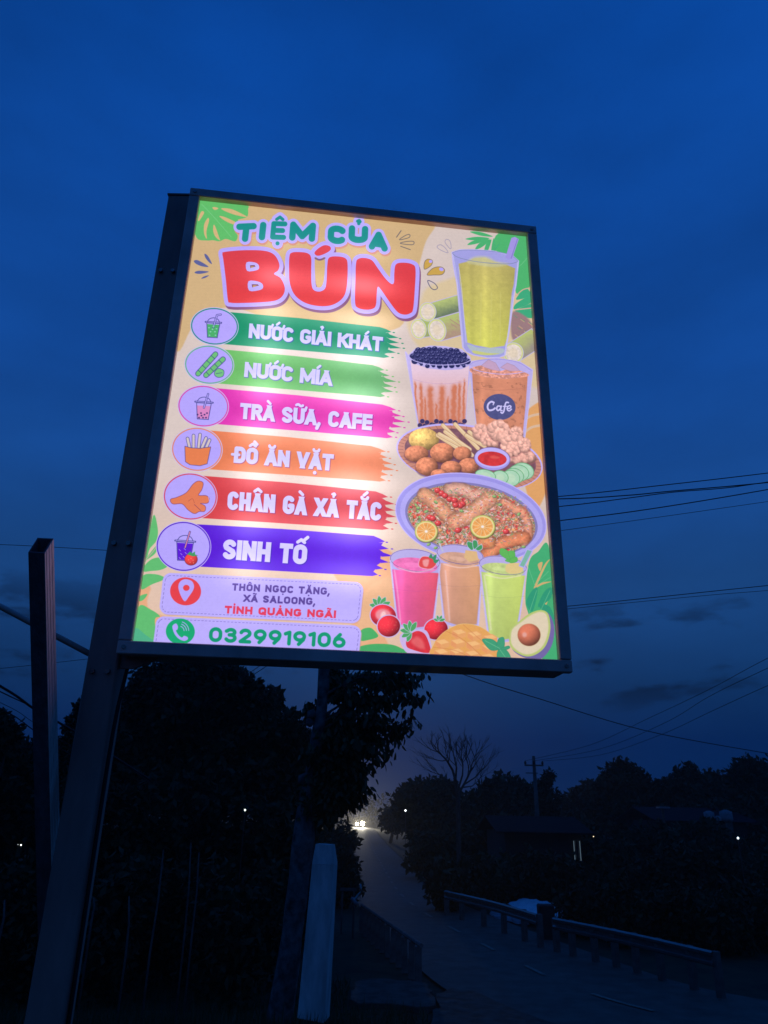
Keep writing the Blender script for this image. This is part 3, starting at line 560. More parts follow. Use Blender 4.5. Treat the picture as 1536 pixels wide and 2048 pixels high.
# ---- fruit
def berry(c, rx, ry, rot, half=False):
    x, y = Z7(c)[0]; k = .29948; ell(x, y, rx*k, ry*k, (208,44,56), rot, out=(196,176,226), ow=2.2); ell(x, y, rx*k, ry*k, (208,44,56), rot, shade=.35)
    if half: ell(x, y-1, rx*k*.62, ry*k*.58, (232,140,150), rot, soft=5); ell(x, y, rx*k*.22, ry*k*.4, (244,196,196), rot, soft=4)
    rb = random.Random(int(c[0]))
    for i in range(26):
        a, r = rb.random()*6.28, math.sqrt(rb.random())*.85
        if half and r < .6: continue
        X, Y = r*rx*k*math.cos(a), r*ry*k*math.sin(a); co, si = math.cos(math.radians(rot)), math.sin(math.radians(rot)); ell(x+X*co-Y*si, y+X*si+Y*co, .6, .75, (236,130,110), a=.55)
def tuft(c, n, R, a0, a1, col=(74,160,92)):
    x, y = Z7(c)[0]; k = .29948
    for i in range(n):
        a = math.radians(a0+(a1-a0)*i/(n-1)); tx, ty = x+R*k*math.cos(a), y+R*k*math.sin(a); px, py = -math.sin(a)*R*k*.22, math.cos(a)*R*k*.22
        poly([(x,y),((x+tx)/2+px,(y+ty)/2+py),(tx,ty),((x+tx)/2-px,(y+ty)/2-py)], col, True, out=(196,190,226), ow=.9)
tuft((205,500),5,72,190,335); berry((225,560),85,72,10,True); berry((262,630),75,70,-10)
berry((578,650),78,68,-10); tuft((600,595),4,40,200,340)
poly(Z7((345,700),(380,680),(480,660),(520,690),(540,800),(500,815),(400,805),(360,760)), (200,176,226), True, grow=3)
poly(Z7((378,730),(400,690),(450,662),(500,680),(530,740),(540,800),(500,808),(430,790),(385,770)), (210,48,58), True, tex=(N8-.5)*.2); poly(Z7((410,730),(450,700),(490,730),(500,780),(450,770)), (228,110,110), True, a=.7, soft=6)
tuft((410,665),6,72,110,300)
# mango
poly(Z7((555,825),(560,760),(610,690),(680,640),(760,615),(860,630),(940,680),(990,750),(990,845),(800,845)), (226,162,86), True, out=(226,190,120), ow=1)
for r0 in range(4):
    for c0 in range(4):
        x = 628+c0*104-r0*8; y = 668+r0*64+c0*9+abs(c0-1.3)*12
        if ((x-775)/190)**2+((y-790)/165)**2 > 1: continue
        q = Z7((x-44,y-22),(x+12,y-32),(x+46,y-12),(x+44,y+18),(x-14,y+34),(x-48,y+10))
        poly(q, (228,160,98), grow=.8, soft=1.6); poly(Z7((x-42,y-20),(x+12,y-30),(x+44,y-10),(x-8,y+4)), (240,184,118), soft=1.6); poly(Z7((x-44,y-18),(x-10,y+4),(x-14,y+32),(x-46,y+10)), (226,150,94), soft=1.6)
for q in [((560,770),(700,790),(820,845)),((640,660),(760,720),(900,845)),((760,620),(830,680),(970,800))]: line(Z7(*q), 1.1, (196,116,70), True, a=.6)
# avocado
poly(Z7((1095,640),(1160,580),(1240,530),(1300,525),(1345,560),(1370,650),(1350,760),(1290,840),(1220,850),(1130,820),(1080,760)), (112,100,160), True, soft=1.5)
poly(Z7((1066,700),(1080,640),(1140,590),(1200,545),(1270,520),(1320,535),(1340,590),(1340,670),(1310,760),(1250,815),(1180,830),(1110,800),(1075,760)), (180,196,110), True, n=5)
poly(Z7((1078,700),(1092,645),(1150,598),(1210,555),(1270,532),(1312,545),(1328,600),(1326,670),(1298,750),(1245,800),(1180,816),(1120,790),(1085,750)), (222,206,176), True, soft=3)
ell(*Z7((1200,686))[0], 22.5, 22, (190,104,76), 0, shade=.35, tex=(N8-.5)*.15, out=(196,160,120), ow=1); ell(*Z7((1170,685))[0], 4.5, 5, (226,170,160), a=.8, soft=4)
for q in [((890,715),(960,720),(1010,775),(950,790),(905,750)),((985,770),(995,715),(1030,705),(1035,760),(1010,780)),((1005,780),(1060,760),(1070,775),(1030,790)),((1000,785),(1050,790),(1075,845),(1000,845),(985,820))]: poly(Z7(*q), (60,154,112), True, out=(46,120,100), ow=.4)
line(Z7((905,725),(1005,778)), .8, (120,200,150)); line(Z7((1005,785),(1045,840)), .8, (120,200,150))
IMG *= (1+(N4-.5)*.035+.012*np.sin(TY*2.1))[..., None]
IMG = np.clip(IMG*.95+ar((176,162,214))*.05, 0, 255)/255
HAZE = True
# ------------------------------------------------------------------ helpers
def mat(name, col, rough=.8, metal=0, ns=6., na=.35, bump=.0, col2=None, spec=.3, stretch=(1,1,1)):
    m = bpy.data.materials.new(name); m.use_nodes = True; t = m.node_tree; b = t.nodes['Principled BSDF']
    b.inputs['Roughness'].default_value = rough; b.inputs['Metallic'].default_value = metal; b.inputs['Specular IOR Level'].default_value = spec
    c = t.nodes.new('ShaderNodeTexCoord'); mp = t.nodes.new('ShaderNodeMapping'); mp.inputs['Scale'].default_value = stretch
    n = t.nodes.new('ShaderNodeTexNoise'); n.inputs['Scale'].default_value = ns; n.inputs['Detail'].default_value = 7; n.inputs['Roughness'].default_value = .62
    r = t.nodes.new('ShaderNodeValToRGB'); r.color_ramp.elements[0].position = .32; r.color_ramp.elements[1].position = .70
    c2 = col2 or tuple(x*(1+na) for x in col); c1 = tuple(x*(1-na) for x in col)
    r.color_ramp.elements[0].color = (*c1, 1); r.color_ramp.elements[1].color = (*c2, 1)
    t.links.new(c.outputs['Object'], mp.inputs[0]); t.links.new(mp.outputs[0], n.inputs['Vector']); t.links.new(n.outputs['Fac'], r.inputs[0]); t.links.new(r.outputs[0], b.inputs['Base Color'])
    if bump:
        bp = t.nodes.new('ShaderNodeBump'); bp.inputs['Strength'].default_value = bump; bp.inputs['Distance'].default_value = .02
        t.links.new(n.outputs['Fac'], bp.inputs['Height']); t.links.new(bp.outputs[0], b.inputs['Normal'])
    return m
def emit(name, col, st):
    m = bpy.data.materials.new(name); m.use_nodes = True; t = m.node_tree; t.nodes.clear()
    o = t.nodes.new('ShaderNodeOutputMaterial'); e = t.nodes.new('ShaderNodeEmission'); e.inputs[0].default_value = (*col, 1); e.inputs[1].default_value = st
    t.links.new(e.outputs[0], o.inputs[0]); return m
class MB:
    def __init__(s): s.v = []; s.f = []
    def add(s, v, f):
        n = len(s.v); s.v += [tuple(x) for x in v]; s.f += [tuple(i+n for i in q) for q in f]; return s
    def box(s, c, d, R=None):
        c = Vector(c); h = Vector(d)/2; v = []
        for z in (-1, 1):
            for x, y in ((-1,-1),(1,-1),(1,1),(-1,1)):
                p = Vector((x*h.x, y*h.y, z*h.z)); v.append(c+(R @ p if R else p))
        return s.add(v, [(3,2,1,0),(4,5,6,7),(0,1,5,4),(1,2,6,5),(2,3,7,6),(3,0,4,7)])
    def tube(s, pts, r, n=8, cap=True):
        pts = [Vector(p) for p in pts]; rs = r if isinstance(r, (list, tuple)) else [r]*len(pts); v = []; f = []; up = None
        for i, p in enumerate(pts):
            d = (pts[min(i+1, len(pts)-1)]-pts[max(i-1, 0)]).normalized()
            a = up if up is not None and abs(up.dot(d)) < .95 else (Vector((0,0,1)) if abs(d.z) < .9 else Vector((1,0,0)))
            a = (a-d*a.dot(d)).normalized(); up = a; b = d.cross(a)
            for k in range(n): t = 2*PI*k/n; v.append(p+(a*math.cos(t)+b*math.sin(t))*rs[i])
        for i in range(len(pts)-1):
            for k in range(n): f.append((i*n+k, i*n+(k+1)%n, (i+1)*n+(k+1)%n, (i+1)*n+k))
        if cap: f.append(tuple(range(n))[::-1]); f.append(tuple(range((len(pts)-1)*n, len(pts)*n)))
        return s.add(v, f)
    def prism(s, poly, axis):
        axis = Vector(axis); n = len(poly); v = [Vector(p) for p in poly]+[Vector(p)+axis for p in poly]
        return s.add(v, [tuple(range(n))[::-1], tuple(range(n, 2*n))]+[(i,(i+1)%n,n+(i+1)%n,n+i) for i in range(n)])
    def obj(s, name, m, parent=None, smooth=False, bevel=0):
        me = bpy.data.meshes.new(name); me.from_pydata([tuple(x) for x in s.v], [], s.f); me.validate()
        bm = bmesh.new(); bm.from_mesh(me); bmesh.ops.recalc_face_normals(bm, faces=bm.faces)
        if bevel: bmesh.ops.bevel(bm, geom=[e for e in bm.edges], offset=bevel, segments=1, affect='EDGES')
        bm.to_mesh(me); bm.free(); me.materials.append(m)
        if smooth: me.polygons.foreach_set('use_smooth', [True]*len(me.polygons))
        o = bpy.data.objects.new(name, me); COL.objects.link(o)
        if parent: o.parent = parent; o.matrix_parent_inverse = parent.matrix_world.inverted() if False else Matrix.Translation(-parent.location)
        return o
def empty(name, loc, label, cat, group=None):
    o = bpy.data.objects.new(name, None); COL.objects.link(o); o.location = loc; o.empty_display_size = .3
    return tag(o, label, cat, group)
def tag(o, label, cat, group=None):
    o['label'] = label; o['category'] = cat
    if group: o['group'] = group
    return o
def struct(o): o['kind'] = 'structure'; return o
def stuff(o): o['kind'] = 'stuff'; return o
def rawmesh(name, V, Fq, m, parent=None):
    me = bpy.data.meshes.new(name); n = len(V); me.vertices.add(n); me.vertices.foreach_set('co', np.asarray(V, np.float32).ravel())
    k = Fq.shape[1]; q = len(Fq); me.loops.add(q*k); me.loops.foreach_set('vertex_index', Fq.astype(np.int32).ravel())
    me.polygons.add(q); me.polygons.foreach_set('loop_start', np.arange(0, q*k, k, dtype=np.int32)); me.update(calc_edges=True); me.validate()
    me.materials.append(m); o = bpy.data.objects.new(name, me); COL.objects.link(o)
    if parent: o.parent = parent; o.matrix_parent_inverse = Matrix.Translation(-parent.location)
    return o
def hz(x, y):
    """ground height: the photographer's bank falls to the road level"""
    a = 1-min(1, max(0, (y-(4.5 if x < .3 else 3.5))/(11. if x < .3 else 5.)))
    if x < .3: k = 1
    else: k = 1-min(1, max(0, (x-.3)/1.6))
    e = a*a*(3-2*a)*1.55
    if x < .3: return e
    b = 1-min(1, max(0, (y-4.5)/11.)); b = b*b*(3-2*b)*1.55
    w = max(0, 1-(x-.3)/.5); return max(0, b*w+e*(1-w)*(1 if y < 6 else 1)) if x < 8 else max(0, e*max(0, 1-(x-8)/6))
M_ground = mat('soil and short weeds', (.030,.030,.013), .95, ns=1.3, na=.6, bump=.6)
M_road = mat('worn asphalt', (.078,.064,.050), .72, ns=2.2, na=.42, bump=.25)
M_paint = mat('worn road paint', (.19,.16,.12), .7, ns=14, na=.5)
M_conc = mat('weathered concrete', (.10,.095,.085), .9, ns=5, na=.3, bump=.4)
M_pale = mat('pale concrete', (.22,.22,.23), .85, ns=6, na=.28, bump=.3)
M_grey = mat('grey painted steel', (.72,.44,.37), .42, .0, ns=4, na=.35, spec=.5)
M_post = mat('dull painted steel', (.42,.21,.17), .5, 0, ns=3.5, na=.45, spec=.45, stretch=(1,1,.3))
M_galv = mat('galvanised steel', (.22,.22,.21), .26, .8, ns=7, na=.2)
M_strip = mat('ribbed strip with sign light in colour', (.78,.66,.58), .6, ns=3, na=.15, bump=.3, stretch=(20,20,.8))  # ribbed surface; its paleness puts the sign's light into the colour
M_wood = mat('dark tube', (.13,.10,.11), .8, ns=3, na=.3, bump=.5, stretch=(14,14,.6))
M_cable = mat('black cable sheath', (.012,.012,.014), .6, ns=10)
M_bark = mat('rough bark', (.075,.06,.05), .95, ns=5, na=.5, bump=1., stretch=(3,3,.7))
M_barkp = mat('bark with pale lichen', (.022,.018,.016), .95, ns=7, na=.3, bump=1., col2=(.16,.165,.17))
M_mark = mat('marker concrete', (.62,.52,.48), .85, ns=4, na=.3, bump=.4, stretch=(2,2,.5))
M_tarp = mat('pale plastic sheet', (.55,.58,.6), .5, ns=6, na=.2, bump=.5)
M_pick = mat('picket concrete', (.13,.12,.11), .9, ns=5, na=.35, bump=.4)
M_leaf = mat('dark leaves', (.030,.035,.010), .75, ns=3, na=.5); M_leaf2 = mat('dull olive leaves', (.040,.038,.013), .75, ns=3, na=.5); M_leaf3 = mat('broad green leaves', (.045,.055,.018), .6, ns=3, na=.4)
M_stake = mat('dry bamboo', (.09,.09,.08), .8, ns=9)
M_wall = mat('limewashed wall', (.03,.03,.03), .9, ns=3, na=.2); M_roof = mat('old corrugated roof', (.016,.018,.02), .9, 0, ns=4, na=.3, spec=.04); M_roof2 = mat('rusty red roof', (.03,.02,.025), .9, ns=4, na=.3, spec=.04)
M_slab = mat('gritty dirty concrete', (.06,.055,.045), .95, ns=4, na=.6, bump=.6)
M_black = mat('black rubber', (.015,.015,.016), .7, ns=8)
# ------------------------------------------------------------------ ground, road
xs = sorted(set([-600,-300,-150,-80,-50,-35]+[-24+.8*i for i in range(63)]+[32,45,60,90,160,300,600])); ys = sorted(set([-60,-30,-15]+[-8+.8*i for i in range(68)]+[50,60,75,95,130,180,260,400,700]))
rg = random.Random(3)
V = []
for y in ys:
    for x in xs:
        z = hz(x, y); near = x < 0 or z > .1
        V.append((x, y, z+(rg.uniform(-.05,.05) if (near and abs(x) < 24 and y > 0) else 0)-(.02 if not near else 0)))
nx = len(xs); Fg = [(j*nx+i, j*nx+i+1, (j+1)*nx+i+1, (j+1)*nx+i) for j in range(len(ys)-1) for i in range(nx-1)]
g_ = MB(); g_.v = V; g_.f = Fg; ground = struct(g_.obj('ground', M_ground, smooth=True))
# left edge, right edge of the carriageway by distance
RL = [(-14,-30,-14),(13,-30,2.),]
road_pts = [ # (centre x, y, half width, direction)
 (60,-12,2.6),(34,-3,2.6),(22,3,2.6),(13,8.2,2.6),(8.2,11.6,2.6),(5.2,14.4,2.6),(3.9,16.6,2.5),(3.16,19.7,2.4),(2.66,22.2,2.3),(2.2,24.6,2.25),(1.72,27.4,2.15),(1.33,30.4,2.0),(.98,34.5,1.9),(.72,40,1.8),(.45,48,1.8),(.15,58,1.8),(-.3,72,1.8),(-.9,95,1.8),(-1.6,125,1.8),(-2.6,170,1.8),(-6,240,1.8),(-30,420,1.8)]
cp = cat([(a, b) for a, b, c in road_pts], 5, False); cw = cat([(c, 0) for a, b, c in road_pts], 5, False)
V = []; F_ = []
for i, (p, w) in enumerate(zip(cp, cw)):
    q0 = np.array(cp[max(i-1, 0)]); q1 = np.array(cp[min(i+1, len(cp)-1)]); d = (q1-q0)/np.hypot(*(q1-q0)); n = np.array((-d[1], d[0]))
    for k in (1, .33, -.33, -1): e = p+n*w[0]*k; V.append((e[0], e[1], .03+.02*(1-abs(k))))
    if i:
        b = (i-1)*4; F_ += [(b+j, b+j+1, b+j+5, b+j+4) for j in range(3)]
r_m = MB(); r_m.v = V; r_m.f = F_; road = struct(r_m.obj('road', M_road, smooth=True))
def alongroad(dist_pts):
    return dist_pts
# worn centre dashes painted on the road
dash = []
acc = 0; seg = [np.array(q) for q in cp]
for i in range(len(seg)-1):
    a, b = seg[i], seg[i+1]; L = np.hypot(*(b-a))
    n_ = max(1, int(L/.25))
    for j in range(n_):
        p = a+(b-a)*j/n_; q = a+(b-a)*(j+1)/n_; mid = acc+L*(j+.5)/n_
        if mid % 3.1 < 1.15 and p[1] > 12 and p[1] < 120: dash.append((p, q, int(mid//3.1)))
    acc += L
for kk in sorted(set(d[2] for d in dash)):
    m = MB(); ds = [d for d in dash if d[2] == kk]
    for p, q, _ in ds:
        d = (q-p)/np.hypot(*(q-p)); n = np.array((-d[1], d[0]))*.055
        m.add([(*(p+n), .058), (*(p-n), .058), (*(q-n), .058), (*(q+n), .058)], [(0,1,2,3)])
    o = m.obj('lane_mark', M_paint, road)
# concrete pads beside the road
pr = random.Random(6); pd = MB(); pd.prism([(x+pr.uniform(-.05,.05), y+pr.uniform(-.09,.09), -.05) for x, y in cat([(-.42,15.0),(.3,14.8),(.95,14.7),(1.05,15.7),(.95,16.6),(.4,16.8),(-.25,16.9),(-.38,16.)], 4)], (0,0,.14)); pad = struct(pd.obj('culvert_slab', M_slab, bevel=.01))
shp = [(x+pr.uniform(-.07,.07), y+pr.uniform(-.12,.12), .034) for x, y in cat([(.95,13.2),(2.5,12.4),(4.6,12.0),(3.9,13.8),(3.0,15.2),(2.0,16.2),(1.35,16.3),(1.1,15.)], 5)]; sh = MB(); sh.add(shp, [tuple(range(len(shp)))]); struct(sh.obj('shoulder', M_slab))
# ------------------------------------------------------------------ the lightbox sign on its steel post
Wd = 1.2; tt = MW @ (np.array([-.54645322,-.93104937,2.15314447])*Wd); P0 = EYE+Vector(tt)
U = Vector((.99271971, .12041143, 0)).normalized(); D = Vector((0,0,-1)); NF = Vector((U.y, -U.x, 0)); Hh = Wd*1.327
def sp_(u, v, n=0): return P0+U*u+D*v+NF*n
R_s = Matrix((U, -NF, Vector((0,0,1)))).transposed()
def px_uv(px, py):
    q = HI @ np.array([px, py, 1.]); return q[0]/q[2]*Wd, q[1]/q[2]*Hh
BASE = Vector((-.76, 2.05, hz(-.76, 2.05)))
sign = empty('lightbox_sign', BASE, 'glowing food menu lightbox with red BÚN lettering on a dark steel post', 'sign')
fr = MB()
FW, DEP = .036, .115          # width of the frame rails, depth of the cabinet
cab = MB()   # shallow box behind the face, open edge covered by the rails
cab.box(sp_(Wd/2, Hh/2, -DEP/2-.012), (Wd+2*FW-.012, DEP, Hh+2*FW-.012), R_s); cab.obj('cabinet', M_grey, sign, bevel=.003)
def rail(u0, v0, u1, v1):
    m = MB(); m.box(sp_((u0+u1)/2, (v0+v1)/2, 0.0), (abs(u1-u0), .024, abs(v1-v0)), R_s); o = m.obj('frame_rail', M_grey, sign, bevel=.0025); return o
rail(-FW, -FW, Wd+FW, 0); rail(-FW, Hh, Wd+FW, Hh+FW); rail(-FW, .001, 0, Hh-.001); rail(Wd, .001, Wd+FW, Hh-.001)
for u, v in ((-FW/2,-FW/2+.0),(Wd+FW/2,-FW/2),(-FW/2,Hh+FW/2),(Wd+FW/2,Hh+FW/2)):
    m = MB(); m.tube([sp_(u, v, .0125), sp_(u, v, .0155)], .006, 8); m.obj('rivet', M_galv, sign)
# printed, back-lit face
face = MB(); face.add([sp_(-.001, -.001, -.0095), sp_(Wd+.001, -.001, -.0095), sp_(Wd+.001, Hh+.001, -.0095), sp_(-.001, Hh+.001, -.0095)], [(3,2,1,0)])
im = bpy.data.images.new('menu print', NW, NH); buf = np.ones((NH, NW, 4), np.float32); buf[..., :3] = IMG[::-1]; im.pixels.foreach_set(buf.ravel()); im.update(); im.pack()
mf_ = bpy.data.materials.new('back-lit printed film'); mf_.use_nodes = True; t = mf_.node_tree; t.nodes.clear(); n_ = t.nodes.new; l_ = t.links.new
uvn = n_('ShaderNodeUVMap'); uvn.uv_map = 'UVMap'; tx = n_('ShaderNodeTexImage'); tx.image = im; tx.extension = 'EXTEND'; l_(uvn.outputs[0], tx.inputs[0])
sx = n_('ShaderNodeSeparateXYZ'); l_(uvn.outputs[0], sx.inputs[0])
def m2(op, a, b=None):
    m = n_('ShaderNodeMath'); m.operation = op
    for i, v in enumerate((a, b)):
        if v is None: continue
        if isinstance(v, (int, float)): m.inputs[i].default_value = v
        else: l_(v, m.inputs[i])
    return m.outputs[0]
def gauss(x, c, w): return m2('EXPONENT', m2('MULTIPLY', m2('POWER', m2('ABSOLUTE', m2('DIVIDE', m2('SUBTRACT', x, c), w)), 2.), -1.))
uo, vo = sx.outputs[0], m2('SUBTRACT', 1., sx.outputs[1])
wn = n_('ShaderNodeTexNoise'); wn.inputs['Scale'].default_value = 5; wn.inputs['Detail'].default_value = 2; l_(uvn.outputs[0], wn.inputs['Vector'])
# LED modules behind the film: two uneven columns of lamps, eleven rows
rowc = m2('MULTIPLY', m2('ADD', m2('COSINE', m2('MULTIPLY', m2('SUBTRACT', vo, .382), 2*PI/.0965)), 1.), .5)
vr = m2('MULTIPLY', m2('ADD', m2('TANH', m2('MULTIPLY', m2('SUBTRACT', vo, .14), 12.)), 1.), .5); ve = m2('MULTIPLY', m2('ADD', m2('TANH', m2('MULTIPLY', m2('SUBTRACT', .88, vo), 16.)), 1.), .5)
colA = m2('MULTIPLY', gauss(uo, .235, .055), .75); colB = m2('MULTIPLY', gauss(uo, .50, .085), 1.); colC = m2('MULTIPLY', gauss(uo, .36, .16), .40)
env = m2('ADD', m2('ADD', colA, colB), colC)
lampv = m2('MULTIPLY', m2('MULTIPLY', env, m2('MULTIPLY', vr, ve)), m2('ADD', m2('MULTIPLY', rowc, .85), m2('MULTIPLY', wn.outputs['Fac'], .55)))
edge = m2('MULTIPLY', gauss(uo, .98, .30), -.04)
st = m2('ADD', m2('ADD', 1.08, edge), m2('MULTIPLY', lampv, .78))
wm = n_('ShaderNodeMix'); wm.data_type = 'RGBA'; l_(m2('MULTIPLY', lampv, .08), wm.inputs[0]); l_(tx.outputs[0], wm.inputs[6]); wm.inputs[7].default_value = (.92,.9,1,1)
em = n_('ShaderNodeEmission'); l_(wm.outputs[2], em.inputs[0]); l_(st, em.inputs[1])
gl = n_('ShaderNodeBsdfGlossy'); gl.inputs['Roughness'].default_value = .25; gl.inputs[0].default_value = (.03,.03,.03,1)
ads = n_('ShaderNodeAddShader'); l_(em.outputs[0], ads.inputs[0]); l_(gl.outputs[0], ads.inputs[1]); mo = n_('ShaderNodeOutputMaterial'); l_(ads.outputs[0], mo.inputs[0])
me = bpy.data.meshes.new('printed_face'); me.from_pydata([tuple(v) for v in face.v], [], [(3,2,1,0)]); uvl = me.uv_layers.new(name='UVMap')
UVS = {0:(0,1),1:(1,1),2:(1,0),3:(0,0)}
for lp in me.loops: uvl.data[lp.index].uv = UVS[lp.vertex_index]
me.materials.append(mf_); fo = bpy.data.objects.new('printed_face', me); COL.objects.link(fo); fo.parent = sign; fo.matrix_parent_inverse = Matrix.Translation(-BASE)
fo['label'] = 'back-lit menu print listing drinks and snacks with cups, fruit and bowls'
# post: square steel tube at the left side, cap plate, base plate, arms
def postbox(x0, x1, y0, y1, z0, z1): m = MB(); m.box(((x0+x1)/2,(y0+y1)/2,(z0+z1)/2), (x1-x0, y1-y0, z1-z0)); return m
ztop = (EYE+ray(345,392)*2.0).z
postbox(-.806, -.722, 1.995, 2.08, BASE.z-.3, ztop).obj('post', M_post, sign, bevel=.004)
postbox(-.809, -.719, 1.992, 2.083, ztop, ztop+.006).obj('post_cap', M_post, sign)
postbox(-.88, -.65, 1.92, 2.16, BASE.z-.02, BASE.z+.015).obj('base_plate', M_post, sign)
for z in (ztop-.35, ztop-1.35): postbox(-.722, -.60, 2.03, 2.07, z-.02, z+.02).obj('bracket', M_post, sign)
gp = [at(x, y, 2.02) for x, y in ((238,1296),(325,1306),(312,1320),(296,1325),(280,1332),(262,1337),(238,1336))]; m = MB(); m.prism(gp, (0,.012,0)); m.obj('gusset_plate', M_post, sign)
for z in (ztop-.35, ztop-1.35, ztop-1.72):
    for dx in (-.785, -.743):
        m = MB(); m.tube([(dx, 1.996, z), (dx, 1.986, z)], .0075, 6); m.obj('bolt', M_galv, sign)
m = MB(); m.tube(cat([(-.70, 2.05, P0.z-Hh+.02), (-.708, 2.03, P0.z-Hh-.10), (-.714, 2.02, P0.z-Hh-.3), (-.7155, 2.03, P0.z-Hh-.9), (-.7155, 2.04, BASE.z+.1)], 5, False), .0055, 6); m.obj('power_cable', M_cable, sign, smooth=True)
# pipe stay running left from the post
m = MB(); a_ = at(182,1309,2.05); b_ = at(-260,1075,2.05+.0); m.tube([a_, b_], .0085, 10); m.obj('stay_pipe', M_grey, sign, smooth=True)
m = MB(); m.tube([b_, Vector((b_.x-.02, b_.y, hz(b_.x, b_.y)-.1))], .016, 8); m.obj('stay_leg', M_grey, sign, smooth=True)
# small leaning hollow timber-coloured channel at the left
T0 = at(82, 1102, 1.70); B0 = Vector((-.90, 3.0, hz(-.9, 3.)-.1))
ax = (T0-B0).normalized(); xa = Vector((1.,-.04,0)); xa = (xa-ax*xa.dot(ax)).normalized(); ya = ax.cross(xa).normalized()
if ya.y < 0: ya = -ya
mc = MB(); w, d, th = .040, .046, .003; ln = (T0-B0).length
outer = [(-w/2,-d/2),(w/2,-d/2),(w/2,d/2),(-w/2,d/2)]; inner = [(-w/2+th,-d/2+th),(w/2-th,-d/2+th),(w/2-th,d/2-th),(-w/2+th,d/2-th)]
def topz(b): return ln+(b+d/2)*.62
v = [B0+xa*a+ya*b for a, b in outer]+[B0+xa*a+ya*b+ax*topz(b) for a, b in outer]+[B0+xa*a+ya*b+ax*topz(b) for a, b in inner]+[B0+xa*a+ya*b+ax*(ln-.6) for a, b in inner]
mc.add(v, [(3,2,1,0)]+[(i,(i+1)%4,4+(i+1)%4,4+i) for i in range(4)]+[(4+i,4+(i+1)%4,8+(i+1)%4,8+i) for i in range(4)]+[(8+i,8+(i+1)%4,12+(i+1)%4,12+i) for i in range(4)]+[(12,13,14,15)])
lean = empty('leaning_post', B0, 'thin hollow post with open cut top, leaning beside the sign post at the left', 'post'); mc.obj('tube', M_wood, lean)
for k in (-.3, .0, .3):
    m = MB(); q = B0+xa*(w/2)+ya*(d*k); m.box(q+ax*(ln*.5+topz(d*k)*.5-ln*.5), (.005, .0045, topz(d*k)-.004), Matrix((xa, ya, ax)).transposed()); m.obj('rib', M_strip, lean)
m = MB(); e0 = B0+xa*(w/2); m.prism([e0+ya*(-d/2), e0+ya*(d/2), e0+ya*(d/2)+ax*(topz(d/2)-.001), e0+ya*(-d/2)+ax*(topz(-d/2)-.001)], xa*.0014); m.obj('lit_tone_strip', M_strip, lean)  # thin skin coloured pale to stand for the side the sign lights
# ------------------------------------------------------------------ foreground left bank: marker post, stakes, boards
def marker():
    c = empty('concrete_marker', (-.62,9.6,hz(-.62,9.6)), 'pale square concrete marker post beside the tree trunk', 'marker post')
    Y = 9.6; g0, g1 = at(597,1984,Y), at(650,1994,Y); t0, t1 = at(630,1688,Y), at(661,1690,Y); s1 = at(665,1730,Y)
    n = Vector((.045,.30,0)); s0 = at(624,1728,Y)
    m = MB(); v = [g0,g1,s1,s0]; m.prism([g0+Vector((0,0,-.25)), g1+Vector((0,0,-.25)), s1, s0], n); m.obj('shaft', M_mark, c, bevel=.006)
    m = MB(); lo = [s0, s1, s1+n, s0+n]; hi = [t0+n*.12, t1+n*.12, t1+n*.85, t0+n*.85]
    m.add([p+Vector((0,0,.001)) for p in lo]+hi, [(3,2,1,0),(4,5,6,7)]+[(i,(i+1)%4,4+(i+1)%4,4+i) for i in range(4)]); m.obj('tapered_top', M_mark, c)
marker()
stk = [((252,1905),(258,1792),9.,'short thin stake standing right of the steel post'),((300,1905),(327,1700),9.5,'tallest thin bamboo stake left of the tree trunk'),((368,1880),(382,1685),10.5,'thin forked stake, left one of the close pair'),((384,1870),(398,1705),10.8,'thin stake, right one of the close pair'),((0,1870),(9,1800),7.5,'short stake at the left edge of the picture'),((185,1830),(187,1797),9.3,'stub of a stake peeping beside the steel post')]
for a, b, Y, lb in stk:
    p, q = at(*a, Y), at(*b, Y); g = Vector((p.x, p.y, hz(p.x, p.y)-.1)); m = MB(); r = .012; mid = (p+q)/2+Vector((.015,0,0)); m.tube([g, p, mid, q], [r, r, r*.9, r*.6], 6)
    tag(m.obj('bamboo_stake', M_stake, smooth=True), lb, 'stake', 'thin stakes on the dark bank')
# post-and-rail fence of concrete pickets at the left of the road
fA, fB = Vector((.86,16.85,0)), Vector((-.42,23.5,0))
fence = empty('picket_railing', fA, 'low railing of close concrete pickets along the left road edge', 'railing')
nP = 12
for i in range(nP):
    t_ = i/(nP-1); p = fA.lerp(fB, t_); m = MB(); m.box((0,0,.33), (.13,.12,.68)); o = m.obj('picket', M_pick, None, bevel=.006) if i == 0 else None
    if i == 0: pk = o; pk.parent = fence; pk.location = (0,0,0)
    else:
        o = pk.copy(); COL.objects.link(o); o.parent = fence; o.location = p-fA; o.rotation_euler = (rg.uniform(-.03,.03), rg.uniform(-.03,.03), rg.uniform(-.1,.1))
m = MB(); m.tube([fA+Vector((.05,-.15,.70)), fA.lerp(fB,.5)+Vector((0,0,.705)), fB+Vector((0,0,.70))], .045, 8); m.obj('top_rail', M_pick, fence)
